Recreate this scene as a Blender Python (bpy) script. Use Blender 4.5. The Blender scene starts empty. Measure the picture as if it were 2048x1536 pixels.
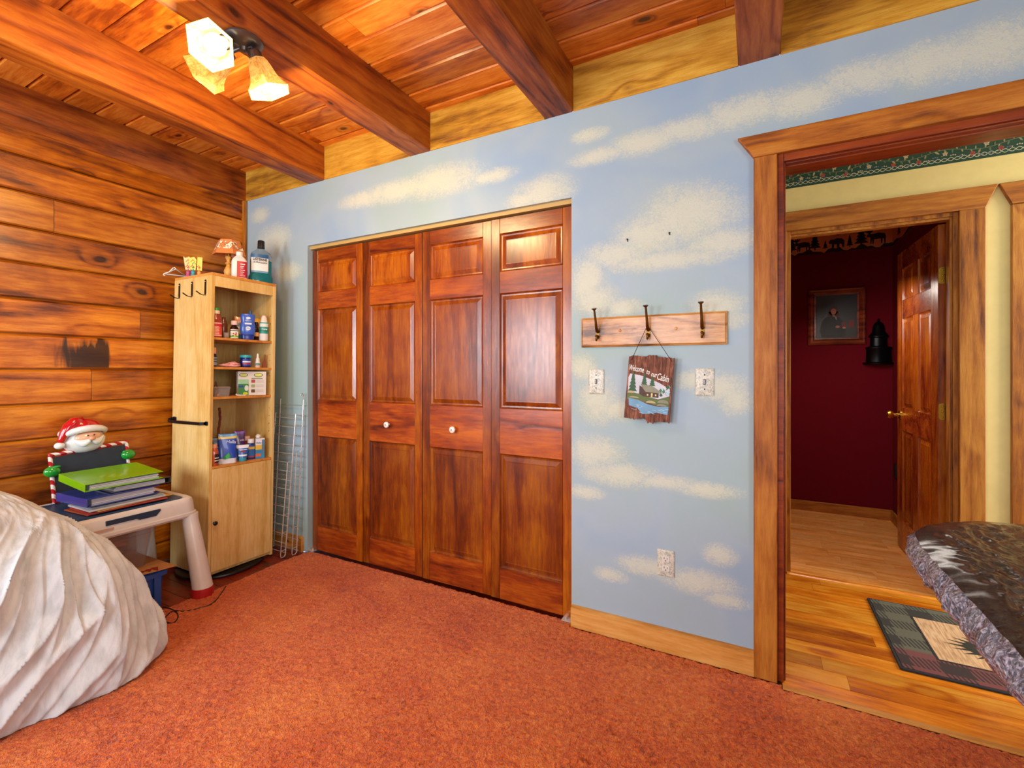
import bpy, bmesh, math, random
from mathutils import Vector, Matrix, noise
from math import sin, cos, pi, radians as R
random.seed(7)
S = bpy.context.scene
C = S.collection

# ------------------------------------------------------------------ camera
EYE = 1.224
cam = bpy.data.objects.new('camera', bpy.data.cameras.new('camera'))
cam.data.sensor_width = 36; cam.data.lens = 36*928/2048; cam.data.shift_y = -30/2048
cam.data.clip_start = .02
cam.location = (0, 0, EYE); cam.rotation_euler = (R(90), 0, R(27.9))
C.objects.link(cam); S.camera = cam
S.view_settings.view_transform = 'Standard'; S.view_settings.look = 'None'
S.view_settings.gamma = 1; S.view_settings.use_curve_mapping = False
S.view_settings.exposure = 0.30

# ------------------------------------------------------------------ world, daylight and added fill
w = bpy.data.worlds.new('world'); S.world = w; w.use_nodes = True
w.node_tree.nodes['Background'].inputs[0].default_value = (.62, .74, 1, 1)
w.node_tree.nodes['Background'].inputs[1].default_value = 1.0
def area(name, loc, target, sx, sy, power, col):
    l = bpy.data.lights.new(name, 'AREA'); l.shape = 'RECTANGLE'; l.size = sx; l.size_y = sy
    l.energy = power; l.color = col
    o = bpy.data.objects.new(name, l); o.location = loc
    o.rotation_euler = (Vector(target)-Vector(loc)).to_track_quat('-Z', 'Y').to_euler(); C.objects.link(o)
    return o
area('daylight_rear_window', (-2.72, -1.72, 1.45), (-2.1, 1.5, .5), .85, 1.2, 56, (.86, .93, 1))
area('daylight_rear_window', (-1.05, -1.72, 1.5), (-.9, 3, .9), 1.1, 1.2, 48, (.84, .92, 1))
area('daylight_side_window', (2.02, -.6, 1.45), (-3, .4, 1.3), 1.4, 1.2, 34, (.98, .97, .95))
area('daylight_hall', (2.75, 2.72, 1.6), (0, 2.72, 1.0), .9, 1.5, 52, (1, .93, .74))
area('fill_red_room', (.17, 3.75, 1.5), (.75, 3.9, .2), .5, 1.2, 13, (1, .90, .80))  # added fill lamp by a windowless wall, brightens the red room and open door

# ------------------------------------------------------------------ pixel helpers (2048 x 1536 frame)
CA, SA = cos(R(27.9)), sin(R(27.9))
def ray(px): u = (px-1024)/928; return (-SA+u*CA, CA+u*SA)
def onY(px, py, Y): a, b = ray(px); t = Y/b; return Vector((a*t, Y, EYE-(py-738)*t/928))
def onX(px, py, X): a, b = ray(px); t = X/a; return Vector((X, b*t, EYE-(py-738)*t/928))
def onZ(px, py, z): a, b = ray(px); t = (EYE-z)*928/(py-738); return Vector((a*t, b*t, z))

# ------------------------------------------------------------------ materials
def lin(h):
    if isinstance(h, str): h = [int(h[i:i+2], 16)/255 for i in (0, 2, 4)]
    return tuple(c/12.92 if c <= .04045 else ((c+.055)/1.055)**2.4 for c in h)+(1,)
class G:
    def __init__(s, name):
        s.m = bpy.data.materials.new(name); s.m.use_nodes = True; s.t = s.m.node_tree
        s.b = s.t.nodes['Principled BSDF']
    def n(s, typ, ins=None, **kw):
        x = s.t.nodes.new(typ)
        for k, v in kw.items(): setattr(x, k, v)
        for k, v in (ins or {}).items(): s.put(x.inputs[k], v)
        return x
    def put(s, sock, v):
        if hasattr(v, 'is_output') or isinstance(v, bpy.types.NodeSocket): s.t.links.new(v, sock)
        elif hasattr(v, 'outputs'): s.t.links.new(v.outputs[0], sock)
        else: sock.default_value = v
    def math(s, op, a, b=0.0, c=0.0, clamp=False):
        return s.n('ShaderNodeMath', {0: a, 1: b, 2: c}, operation=op, use_clamp=clamp).outputs[0]
    def vmath(s, op, a, b=(0, 0, 0)):
        x = s.n('ShaderNodeVectorMath', {0: a, 1: b}, operation=op)
        return x.outputs['Value'] if op in ('LENGTH', 'DOT_PRODUCT') else x.outputs[0]
    def mix(s, f, a, b, mode='MIX'):
        x = s.n('ShaderNodeMix', data_type='RGBA', blend_type=mode)
        s.put(x.inputs[0], f); s.put(x.inputs[6], a); s.put(x.inputs[7], b); return x.outputs[2]
    def ramp(s, f, stops):
        x = s.n('ShaderNodeValToRGB', {0: f}); e = x.color_ramp.elements
        while len(e) < len(stops): e.new(.5)
        for i, (p, c) in enumerate(stops): e[i].position = p; e[i].color = c if len(c) == 4 else lin(c)
        return x.outputs[0]
    def map(s, f, a, b, c=0.0, d=1.0):
        x = s.n('ShaderNodeMapRange', {0: f, 1: a, 2: b, 3: c, 4: d}); return x.outputs[0]
    def noise(s, vec, scale, detail=3, dist=0.0, rough=.5):
        x = s.n('ShaderNodeTexNoise', {'Vector': vec, 'Scale': scale, 'Detail': detail, 'Distortion': dist, 'Roughness': rough}); return x.outputs[0]
    def bump(s, h, strength=.3, dist=.01):
        s.put(s.b.inputs['Normal'], s.n('ShaderNodeBump', {'Height': h, 'Strength': strength, 'Distance': dist}).outputs[0])
    def set(s, **kw):
        names = {'col': 'Base Color', 'rough': 'Roughness', 'metal': 'Metallic', 'coat': 'Coat Weight', 'coatr': 'Coat Roughness', 'trans': 'Transmission Weight', 'ior': 'IOR', 'alpha': 'Alpha', 'emis': 'Emission Color', 'emit': 'Emission Strength', 'sheen': 'Sheen Weight', 'spec': 'Specular IOR Level', 'sss': 'Subsurface Weight'}
        for k, v in kw.items(): s.put(s.b.inputs[names[k]], v)
        return s
    def obj(s): return s.n('ShaderNodeTexCoord').outputs['Object']
CACHE = {}
def plain(col, rough=.45, metal=0.0, var=.06, **kw):
    key = (str(col), rough, metal, str(sorted(kw.items())))
    if key in CACHE: return CACHE[key]
    g = G('paint_'+str(col)); c = lin(col)
    nz = g.noise(g.obj(), 22, 3)
    colr = g.mix(nz, tuple(x*(1-var*1.6) for x in c[:3])+(1,), tuple(min(1, x*(1+var)) for x in c[:3])+(1,))
    g.set(col=colr, rough=g.map(nz, 0, 1, max(0, rough-.06), min(1, rough+.06)), metal=metal, **kw)
    CACHE[key] = g.m
    return g.m
def wood(name, dark, mid, light, axis='x', sc=1.0, knots=1.0, rough=.42, island=True, coat=.15, varb=.22, bump=.25, rings=26, sat=None):
    g = G(name); co = g.obj()
    geo = g.n('ShaderNodeNewGeometry'); rnd = geo.outputs['Random Per Island'] if island else 0.37
    off = g.vmath('MULTIPLY', g.n('ShaderNodeCombineXYZ', {0: rnd, 1: g.math('MULTIPLY', rnd, 3.7) if island else 1.1, 2: g.math('MULTIPLY', rnd, 7.3) if island else .7}).outputs[0], (17, 13, 11))
    co = g.vmath('ADD', co, off)
    off2 = g.vmath('MULTIPLY', g.n('ShaderNodeCombineXYZ', {0: g.n('ShaderNodeObjectInfo').outputs['Random'], 1: .3, 2: .6}).outputs[0], (23, 9, 5)); co = g.vmath('ADD', co, off2)
    st = {'x': (.11, 1, 1), 'y': (1, .11, 1), 'z': (1, 1, .11)}[axis]
    kt = {'x': (.55, 1, 1), 'y': (1, .55, 1), 'z': (1, 1, .55)}[axis]
    cs = g.vmath('MULTIPLY', co, tuple(v*sc for v in st))
    ck = g.vmath('MULTIPLY', co, tuple(v*sc for v in kt))
    kd = g.n('ShaderNodeTexVoronoi', {'Vector': g.vmath('ADD', ck, g.vmath('MULTIPLY', g.n('ShaderNodeTexNoise', {'Vector': ck, 'Scale': 9.0}).outputs['Color'], (.05, .05, .05))), 'Scale': 5.0, 'Randomness': 1.0}).outputs['Distance']
    halo = g.map(kd, .04, .38, 1, 0)
    n1 = g.noise(cs, 2.6, 2, .4)
    v = g.math('ADD', g.math('MULTIPLY', n1, rings*1.9), g.math('MULTIPLY', g.math('MULTIPLY', halo, halo), 9.0*knots))
    ring = g.math('MULTIPLY_ADD', g.math('SINE', v), .5, .5)
    line = g.math('POWER', ring, 4.0)
    fine = g.noise(cs, 46, 6, .3, .7)
    blot = g.noise(g.vmath('MULTIPLY', cs, (1, 1, 1)), 5, 3)
    mott = g.noise(co, 5*sc, 4, .5)
    f = g.math('ADD', g.math('MULTIPLY', fine, 1.05), g.math('ADD', g.math('MULTIPLY', blot, .75), g.math('MULTIPLY', mott, .45)))
    f = g.math('SUBTRACT', f, g.math('MULTIPLY', line, .24))
    col = g.ramp(g.map(f, .72, 1.45), [(0, dark), (.42, mid), (1, light)])
    if knots > 0:
        col = g.mix(g.math('MULTIPLY', g.map(kd, .10*knots, .24*knots, 1, 0), .45), col, lin(dark))
        core = g.map(kd, .060*knots, .115*knots, 1, 0)
        col = g.mix(g.math('MULTIPLY', core, .9), col, lin('2e1206'))
    br = g.map(rnd, 0, 1, 1-varb, 1+varb*.6) if island else 1.0
    x = g.n('ShaderNodeVectorMath', {0: col}, operation='SCALE'); g.put(x.inputs['Scale'], br)
    g.set(col=x.outputs[0], rough=g.map(fine, .2, .8, rough+.12, rough-.10), coat=coat, coatr=.22, spec=.4)
    g.bump(g.math('SUBTRACT', fine, g.math('MULTIPLY', line, .6)), bump*1.6, .003)
    return g.m
M = {}
# log siding carries a scorch mark on one board
M['siding'] = wood('cedar_siding', '602602', 'ae5a04', 'e29426', 'y', 1.0, 1.0, .36, varb=.28, coat=.3, rings=20)
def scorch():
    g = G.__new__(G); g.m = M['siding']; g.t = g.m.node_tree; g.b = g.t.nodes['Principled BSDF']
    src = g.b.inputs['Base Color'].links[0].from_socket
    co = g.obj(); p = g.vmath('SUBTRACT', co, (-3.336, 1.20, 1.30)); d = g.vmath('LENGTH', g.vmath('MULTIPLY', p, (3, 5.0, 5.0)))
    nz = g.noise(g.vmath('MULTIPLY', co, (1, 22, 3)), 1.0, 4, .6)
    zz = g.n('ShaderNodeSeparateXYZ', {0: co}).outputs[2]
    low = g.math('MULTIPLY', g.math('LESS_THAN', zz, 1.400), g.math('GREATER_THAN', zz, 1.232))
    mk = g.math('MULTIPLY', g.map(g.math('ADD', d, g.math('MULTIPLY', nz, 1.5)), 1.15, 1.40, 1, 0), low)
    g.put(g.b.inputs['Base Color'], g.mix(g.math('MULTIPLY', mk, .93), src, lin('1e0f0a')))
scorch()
M['ceil'] = wood('pine_ceiling', '8a3a08', 'ca6c16', 'eea040', 'x', 1.3, 1.0, .40, varb=.30, coat=.25, rings=14)
M['beam'] = wood('stained_beam', '562004', '96480a', 'c47420', 'y', .9, .6, .5, varb=.12, coat=.05, bump=.5, rings=34)
M['block'] = wood('rough_pine', '7c4a0c', 'c08a20', 'e4b848', 'x', 1.0, .5, .6, varb=.18, coat=0, bump=.8)
M['trimv'] = wood('cedar_trim_upright', '602c04', '9e5a10', 'c68630', 'z', 1.0, .7, .5, varb=.15, coat=.08, bump=.4)
M['trimh'] = wood('cedar_trim_level', '643006', 'a25c12', 'c6862e', 'x', 1.0, .7, .5, varb=.15, coat=.08, bump=.4)
M['base'] = wood('pine_baseboard', '9a5a18', 'c88a3c', 'e0ae62', 'x', 1.0, .5, .5, varb=.1, coat=.05)
M['doorv'] = wood('stained_door_upright', '5c1d02', '8c3c04', 'ba6a10', 'z', 1.5, .25, .27, varb=.30, coat=.5, rings=14, bump=.12)
M['doorh'] = wood('stained_door_level', '481402', '88340a', 'ba6014', 'x', 1.5, .25, .27, varb=.30, coat=.5, rings=14, bump=.12)
M['doory'] = wood('stained_door_level_turned', '481402', '88340a', 'ba6014', 'y', 1.5, .25, .27, varb=.30, coat=.5, rings=14, bump=.12)
M['beech'] = wood('beech_laminate', 'c69c50', 'dcb870', 'ecd294', 'z', 1.6, 0, .36, island=False, coat=.1, bump=.05, rings=10)
M['beechedge'] = wood('beech_edge', 'b8742c', 'cc8a3c', 'dca050', 'y', 1.6, 0, .4, island=False, coat=.1, bump=.05)
M['oak'] = wood('oak_rack', '5a3410', 'b87e3c', 'dca864', 'x', 2.2, 0, .3, island=False, coat=.45, bump=.3, rings=30)
M['hallwood'] = wood('pine_floorboards', '964006', 'cc7412', 'f0ac3c', 'x', 1.0, .8, .22, varb=.30, coat=.5, rings=10)
M['laminate'] = wood('laminate_floor', 'cc8038', 'e89c4c', 'f8ba74', 'x', 1.6, 0, .24, varb=.14, coat=.4, bump=.05)
M['redfloor'] = wood('red_stained_boards', '4a1006', '7c2410', '9c3a1a', 'x', 1.0, .4, .3, varb=.2, coat=.3)
M['ply'] = wood('turned_pine', 'a86a20', 'cf9440', 'e6b868', 'z', 3.0, 0, .4, island=False)
M['frame'] = wood('picture_frame_wood', '3a140a', '702e16', 'a0502a', 'x', 2.0, 0, .3, island=False, coat=.4)

def carpet():
    g = G('orange_shag_carpet'); co = g.obj()
    a = g.noise(co, 3.0, 3, .6); b = g.noise(co, 75, 3, .8, .6); c = g.noise(co, 230, 2, .5)
    f = g.math('ADD', g.math('MULTIPLY', a, .42), g.math('ADD', g.math('MULTIPLY', b, .75), g.math('MULTIPLY', c, .35)))
    g.set(col=g.ramp(g.map(f, .46, 1.06), [(0, '741e00'), (.40, 'd05608'), (1, 'fa9c3c')]), rough=.95, sheen=.25, spec=.1)
    g.bump(g.math('ADD', b, g.math('MULTIPLY', c, .6)), .9, .012)
    return g.m
M['carpet'] = carpet()

CLOUDS = [(790,382,.26,.06),(880,362,.25,.08),(985,352,.12,.035),(720,400,.16,.045),(1085,385,.15,.075),(1050,400,.1,.05),
 (1195,312,.12,.035),(1290,283,.15,.05),(1380,255,.15,.05),(1480,225,.16,.06),(1600,200,.14,.06),(1740,150,.16,.06),(1880,120,.16,.07),(2000,90,.14,.08),(1180,270,.08,.03),
 (1375,430,.19,.12),(1300,470,.15,.09),(1440,485,.13,.06),(1230,510,.16,.06),(1175,560,.08,.12),(1330,520,.25,.04),
 (1190,600,.10,.07),(1245,615,.08,.04),(1430,610,.10,.055),(1445,640,.08,.04),
 (1165,735,.06,.06),(1195,800,.09,.10),(1235,820,.07,.05),(1440,775,.09,.06),(1470,800,.06,.06),(1380,760,.06,.04),
 (1190,905,.12,.07),(1240,950,.16,.05),(1330,965,.14,.03),(1410,980,.12,.03),(1170,985,.08,.03),
 (1220,1150,.07,.03),(1300,1135,.13,.04),(1400,1165,.14,.05),(1440,1110,.06,.04),(1450,1200,.08,.03),
 (548,478,.16,.09),(575,545,.13,.06),(520,430,.10,.05)]
def skywall():
    g = G('sponged_sky_paint'); co = g.obj()
    dab = g.noise(co, 9, 5, .8, .7); fine = g.noise(co, 70, 4, 1.6, .65)
    cur = 0.0
    for (px, py, rx, rz) in CLOUDS:
        p = onY(px, py, 2.1)
        d = g.vmath('LENGTH', g.vmath('MULTIPLY', g.vmath('SUBTRACT', co, (p.x, p.y, p.z)), (1/rx/1.5, .01, 1/rz/1.5)))
        cur = g.math('MAXIMUM', cur, g.math('SUBTRACT', 1.0, d))
    m = g.math('ADD', g.math('MULTIPLY', cur, 1.0), g.math('ADD', g.math('MULTIPLY_ADD', dab, 1.0, -.5), g.math('MULTIPLY_ADD', fine, 1.9, -.95)))
    m = g.math('MULTIPLY', g.map(m, .08, .72), g.map(cur, .0, .22))
    m = g.math('ADD', g.math('MULTIPLY', m, .75), g.math('MULTIPLY', g.map(cur, 0, .6), .25))
    blotch = g.noise(co, 1.7, 3, .5)
    base = g.ramp(blotch, [(.3, '8ba8c4'), (.5, '9db3c0'), (.7, '98b1b0')])
    col = g.mix(g.math('MULTIPLY', m, .56), base, lin('dcdcbc'))
    g.set(col=col, rough=.5, spec=.35)
    g.bump(g.math('ADD', g.math('MULTIPLY', m, g.math('MULTIPLY', fine, 1.5)), g.math('MULTIPLY', fine, .1)), .35, .004)
    return g.m
M['sky'] = skywall()
M['drywall'] = plain('b8bcb4', .6)
M['cream'] = plain('e6cf88', .55)
M['greenpaper'] = plain('123c28', .6)
M['redwall'] = plain('640414', .85, spec=.15)
M['salmon'] = plain('b05048', .5)
M['white'] = plain('e2e2de', .4)
M['roomwall'] = plain('c4c8c2', .6)
M['porcelain'] = plain('ece8de', .15, coat=.6)
M['brass'] = plain('c09a3a', .28, 1.0)
M['agedbrass'] = plain('6e4e22', .35, 1.0)
M['black'] = plain('0e0e10', .35)
M['iron'] = plain('202124', .3, .6)
M['pewter'] = plain('5e6064', .35, .8)
M['chrome'] = plain('d4d4d0', .28, .55)
M['rope'] = plain('3a1c12', .8)

# ------------------------------------------------------------------ mesh helpers
def nb(): return bmesh.new()
def box(bm, x0, x1, y0, y1, z0, z1, mi=0, mat=None):
    vs = [bm.verts.new((x, y, z)) for z in (z0, z1) for y in (y0, y1) for x in (x0, x1)]
    if mat is not None:
        for v in vs: v.co = mat @ v.co
    for f in ((0,2,3,1),(4,5,7,6),(0,1,5,4),(2,6,7,3),(0,4,6,2),(1,3,7,5)):
        fc = bm.faces.new([vs[i] for i in f]); fc.material_index = mi
    return vs
def rings(bm, loops, close=True, cap0=True, cap1=True, mi=0):
    vv = [[bm.verts.new(p) for p in L] for L in loops]
    n = len(vv[0])
    for a, b in zip(vv, vv[1:]):
        for i in range(n if close else n-1):
            f = bm.faces.new((a[i], a[(i+1) % n], b[(i+1) % n], b[i])); f.material_index = mi
    if cap0: bm.faces.new(vv[0][::-1]).material_index = mi
    if cap1: bm.faces.new(vv[-1]).material_index = mi
    return vv
def frame_of(d):
    d = d.normalized(); a = Vector((0, 0, 1)) if abs(d.z) < .9 else Vector((1, 0, 0))
    u = d.cross(a).normalized(); return u, d.cross(u).normalized()
def tube(bm, pts, r, seg=8, mi=0, closed=False):
    pts = [Vector(p) for p in pts]; L = []; pu = None
    for i, p in enumerate(pts):
        d = (pts[min(i+1, len(pts)-1)]-pts[max(i-1, 0)])
        if d.length < 1e-9: d = Vector((0, 0, 1))
        d.normalize()
        if pu is None: u, v = frame_of(d)
        else:
            u = pu-d*pu.dot(d)
            if u.length < 1e-6: u = frame_of(d)[0]
            u.normalize(); v = d.cross(u).normalized()
        pu = u; rr = r[i] if isinstance(r, (list, tuple)) else r
        L.append([p+(u*cos(2*pi*k/seg)+v*sin(2*pi*k/seg))*rr for k in range(seg)])
    rings(bm, L, True, True, True, mi)
def lathe(bm, prof, seg=24, mi=0, c=(0, 0, 0), sx=1, sy=1, mat=None, cap=True):
    L = []
    for r, z in prof:
        ring_ = [Vector((c[0]+max(r, 1e-4)*cos(2*pi*k/seg)*sx, c[1]+max(r, 1e-4)*sin(2*pi*k/seg)*sy, c[2]+z)) for k in range(seg)]
        if mat is not None: ring_ = [mat @ p for p in ring_]
        L.append(ring_)
    rings(bm, L, True, cap, cap, mi)
def prism(bm, pts, d0, d1, plane='xz', mi=0, mat=None):
    def P(a, b, d): return {'xz': Vector((a, d, b)), 'xy': Vector((a, b, d)), 'yz': Vector((d, a, b))}[plane]
    A = [P(a, b, d0) for a, b in pts]; B = [P(a, b, d1) for a, b in pts]
    if mat is not None: A = [mat @ p for p in A]; B = [mat @ p for p in B]
    rings(bm, [A, B], True, True, True, mi)
def rrect(x0, x1, z0, z1, r, n=5):
    out = []
    for cx, cz, a in ((x1-r, z1-r, 0), (x0+r, z1-r, 90), (x0+r, z0+r, 180), (x1-r, z0+r, 270)):
        for i in range(n+1): t = R(a+90*i/n); out.append((cx+r*cos(t), cz+r*sin(t)))
    return out
def ball(bm, c, r, sx=1, sy=1, sz=1, seg=20, mi=0, mat=None):
    prof = [(r*sin(pi*i/12), -r*cos(pi*i/12)*sz) for i in range(13)]
    lathe(bm, prof, seg, mi, c, sx, sy, mat)
def finish(me, smooth, sharp=40):
    if smooth:
        for p in me.polygons: p.use_smooth = True
        me.set_sharp_from_angle(angle=R(sharp))
def obj(name, bm, mats, parent=None, loc=(0, 0, 0), rot=(0, 0, 0), smooth=True, bevel=0, label=None, cat=None, group=None, kind=None, sharp=40, subsurf=0, bseg=2):
    bmesh.ops.recalc_face_normals(bm, faces=bm.faces)
    me = bpy.data.meshes.new(name); bm.to_mesh(me); bm.free(); finish(me, smooth, sharp)
    for m in (mats if isinstance(mats, (list, tuple)) else [mats]): me.materials.append(m)
    o = bpy.data.objects.new(name, me); C.objects.link(o)
    o.location = loc; o.rotation_euler = rot
    if parent: o.parent = parent
    if bevel:
        b = o.modifiers.new('bevel', 'BEVEL'); b.width = bevel; b.segments = bseg; b.limit_method = 'ANGLE'; b.angle_limit = R(40)
    if subsurf:
        b = o.modifiers.new('subsurf', 'SUBSURF'); b.levels = b.render_levels = subsurf
    return tag(o, label, cat, group, kind)
def tag(o, label=None, cat=None, group=None, kind=None):
    if label: o['label'] = label
    if cat: o['category'] = cat
    if group: o['group'] = group
    if kind: o['kind'] = kind
    return o
def thing(name, label, cat, loc=(0, 0, 0), rot=0, group=None, kind=None):
    o = bpy.data.objects.new(name, None); o.empty_display_size = .05; C.objects.link(o)
    o.location = loc; o.rotation_euler = rot if isinstance(rot, (tuple, list)) else (0, 0, rot)
    return tag(o, label, cat, group, kind)
def struct(name, bm, m, label=None, **kw): return obj(name, bm, m, kind='structure', label=label, **kw)
def copy_tree(o, parent=None):
    c = o.copy(); C.objects.link(c)
    if parent: c.parent = parent
    for ch in list(o.children): copy_tree(ch, c)
    return c
def text(s, size, depth=.0006, bold=0.0, shear=0.0, spacing=1.0, aspect=1.0, align='CENTER'):
    cu = bpy.data.curves.new('t', 'FONT'); cu.body = s; cu.size = size; cu.extrude = depth/2; cu.align_x = align; cu.align_y = 'CENTER'
    cu.offset = bold; cu.shear = shear; cu.space_character = spacing; cu.resolution_u = 3
    o = bpy.data.objects.new('t', cu); C.objects.link(o)
    dg = bpy.context.evaluated_depsgraph_get(); me = bpy.data.meshes.new_from_object(o.evaluated_get(dg))
    bm = nb(); bm.from_mesh(me); bpy.data.objects.remove(o); bpy.data.curves.remove(cu); bpy.data.meshes.remove(me)
    bm.transform(Matrix.Rotation(R(90), 4, 'X') @ Matrix.Diagonal((aspect, 1, 1, 1)))   # now in XZ, facing -Y
    return bm
def T(x=0, y=0, z=0): return Matrix.Translation((x, y, z))

# ================================================================== THE ROOM
YW, XL, ZB, ZC = 2.10, -3.336, 2.455, 2.67
YD = YW+.125                                    # far face of the painted wall
YH, YR, HC = 3.25, 4.75, 2.46                   # hall wall, back of red room, hall ceiling
XO = .085                                       # left edge of cased opening
XO2 = .96
CL0, CL1, CZ = -2.657, -.789, 2.047             # closet opening
# painted wall with closet and doorway openings
bm = nb()
def wallseg(x0, x1, z0, z1, y0=YW, y1=YD): box(bm, x0, x1, y0, y1, z0, z1)
wallseg(XL-.12, CL0, 0, ZB); wallseg(CL0, CL1, CZ, ZB); wallseg(CL1, XO, 0, ZB); wallseg(XO, XO2, 2.09, ZB); wallseg(XO2, 2.1, 0, ZB)
struct('wall_back', bm, M['sky'], 'pale blue wall sponge painted with white clouds', smooth=False)
bm = nb()                                        # closet interior
box(bm, CL0-.1, CL1+.1, YD+.55, YD+.6, 0, 2.45); box(bm, CL0-.15, CL0-.1, YD, YD+.6, 0, 2.45); box(bm, CL1+.1, CL1+.15, YD, YD+.6, 0, 2.45); box(bm, CL0-.15, CL1+.15, YD, YD+.6, 2.45, 2.5)
struct('wall_closet', bm, M['drywall'], 'inside walls of the closet', smooth=False)
# left wall: horizontal siding boards as one surface
bm = nb(); box(bm, XL-.12, XL-.03, -1.8, YW, 0, ZC)
zs = [1.224+.183*k for k in range(-7, 7)]
random.seed(11)
joint = {1.59-.183: [1.443], 1.041: [1.209], 2.139-.183: [1.05], 2.139: [], .857: [.2], 1.773: [-.3]}
for k, z0 in enumerate(zs):
    z1 = min(z0+.183, 2.50); z0 = max(z0, 0)
    if z1-z0 < .03: continue
    js = [v for kk, v in joint.items() if abs(kk-z0) < .03]
    cuts = [-1.8]+sorted(js[0] if js else [random.uniform(-1.2, .4)])+[YW-.02]
    for a, b in zip(cuts, cuts[1:]):
        g_ = .0035
        pr = [(XL-.035, z0+.0025), (XL-.010, z0+.0025), (XL, z0+.008), (XL, z1-.014), (XL-.016, z1-.0025), (XL-.035, z1-.0025)]
        rings(bm, [[Vector((x, a+g_*(.3), z)) for x, z in pr], [Vector((x, b-g_*.3, z)) for x, z in pr]])
struct('wall_left', bm, M['siding'], 'orange stained knotty board siding with a dark scorch mark', smooth=False)
bm = nb(); box(bm, XL-.01, XL+.03, YW-.022, YW-.002, 0, ZB); struct('trim_1', bm, M['trimv'], 'narrow upright wood strip in the corner', bevel=.003)
# other walls of the room, behind the camera
bm = nb()
for a in ((XL-.12, -3.2, 0, ZC), (-2.25, -1.65, 0, ZC), (-.45, 2.1, 0, ZC), (-3.2, -2.25, 0, .8), (-3.2, -2.25, 2.2, ZC), (-1.65, -.45, 0, .8), (-1.65, -.45, 2.2, ZC)): box(bm, a[0], a[1], -1.92, -1.8, a[2], a[3])
struct('wall_rear', bm, M['roomwall'], 'wall behind the viewer with a wide window', smooth=False)
bm = nb()
for a in ((-1.92, -1.35, 0, ZC), (.15, YW, 0, ZC), (-1.35, .15, 0, .8), (-1.35, .15, 2.1, ZC)): box(bm, 2.1, 2.22, a[0], a[1], a[2], a[3])
struct('wall_right', bm, M['roomwall'], 'side wall with a window', smooth=False)
# window frames where the daylight enters
def window(name, x0, x1, z0, z1, y, axis, label):
    bm = nb(); t = .05
    def b(a0, a1, c0, c1):
        if axis == 'x': box(bm, a0, a1, y-.04, y+.03, c0, c1)
        else: box(bm, y-.03, y+.04, a0, a1, c0, c1)
    b(x0, x1, z0, z0+t); b(x0, x1, z1-t, z1); b(x0, x0+t, z0+t, z1-t); b(x1-t, x1, z0+t, z1-t); b((x0+x1)/2-.02, (x0+x1)/2+.02, z0+t, z1-t)
    return struct(name, bm, M['white'], label, bevel=.004)
window('window_1', -3.2, -2.25, .8, 2.2, -1.84, 'x', 'white framed window behind the viewer near the board wall')
window('window_3', -1.65, -.45, .8, 2.2, -1.84, 'x', 'white framed window behind the viewer facing the closet')
window('window_2', -1.35, .15, .8, 2.1, 2.14, 'y', 'white framed window in the side wall')
# ceiling planks
bm = nb(); box(bm, XL-.12, 2.22, -1.92, YD, ZC+.02, ZC+.08)
y = YW-.05
random.seed(3)
ys = [YW+.02, YW-.05]
while ys[-1] > -1.9: ys.append(ys[-1]-.1385)
for a, b in zip(ys[1:], ys[:-1]):
    cuts = [XL-.1, random.uniform(-3, -1.5), random.uniform(-1.2, .6), 2.15]
    for c, d in zip(cuts, cuts[1:]):
        pr = [(a+.0015, ZC+.025), (a+.0015, ZC+.010), (a+.009, ZC), (b-.009, ZC), (b-.0015, ZC+.010), (b-.0015, ZC+.025)]
        rings(bm, [[Vector((c+.0006, p, q)) for p, q in pr], [Vector((d-.0006, p, q)) for p, q in pr]])
struct('ceiling', bm, M['ceil'], 'knotty pine tongue and groove plank ceiling', smooth=False)
# beams and blocking
beams = [-3.40, -2.568, -1.708, -.855, .005, .865, 1.725]
for i, x in enumerate(beams):
    bm = nb(); hw = .075 if i != 0 else .078
    n = 26
    loops = []
    for k in range(n+1):
        yy = -1.8+(YW+1.8)*k/n; j = lambda s: .0025*noise.noise(Vector((x*3, yy*2.3, s)))
        loops.append([Vector((x-hw+j(1), yy, ZB+.006+j(2))), Vector((x-hw+.006, yy, ZB+j(3))), Vector((x+hw-.006, yy, ZB+j(4))), Vector((x+hw+j(5), yy, ZB+.006+j(6))), Vector((x+hw+j(7), yy, ZC+.002)), Vector((x-hw+j(8), yy, ZC+.002))])
    rings(bm, loops)
    struct('trim_%d' % (i+2), bm, M['beam'], ['rough sawn beam along the top of the board wall', 'beam next to the board wall', 'beam carrying the ceiling light', 'beam ending above the right closet leaf', 'beam ending between coat rack and doorway', 'beam above the doorway', 'beam beyond the doorway'][i])
k = 9
for a, b in zip(beams, beams[1:]):
    bm = nb(); box(bm, a+.074, b-.074, YW-.003, YW+.035, ZB, ZC+.004)
    struct('trim_%d' % k, bm, M['block'], 'rough pine blocking board between two beams', bevel=.002); k += 1
# floors
bm = nb(); box(bm, XL-.1, 2.2, -1.9, YW, -.06, -.022)
y = -1.9
while y < YW:
    box(bm, XL-.05, -2.2, y+.001, min(y+.083, YW)-.001, -.022, -.004); y += .084
box(bm, -2.7, CL1+.05, YW, YD+.56, -.06, -.012)
struct('floor', bm, M['redfloor'], 'dark red stained floorboards left bare along the board wall', smooth=False)
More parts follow.
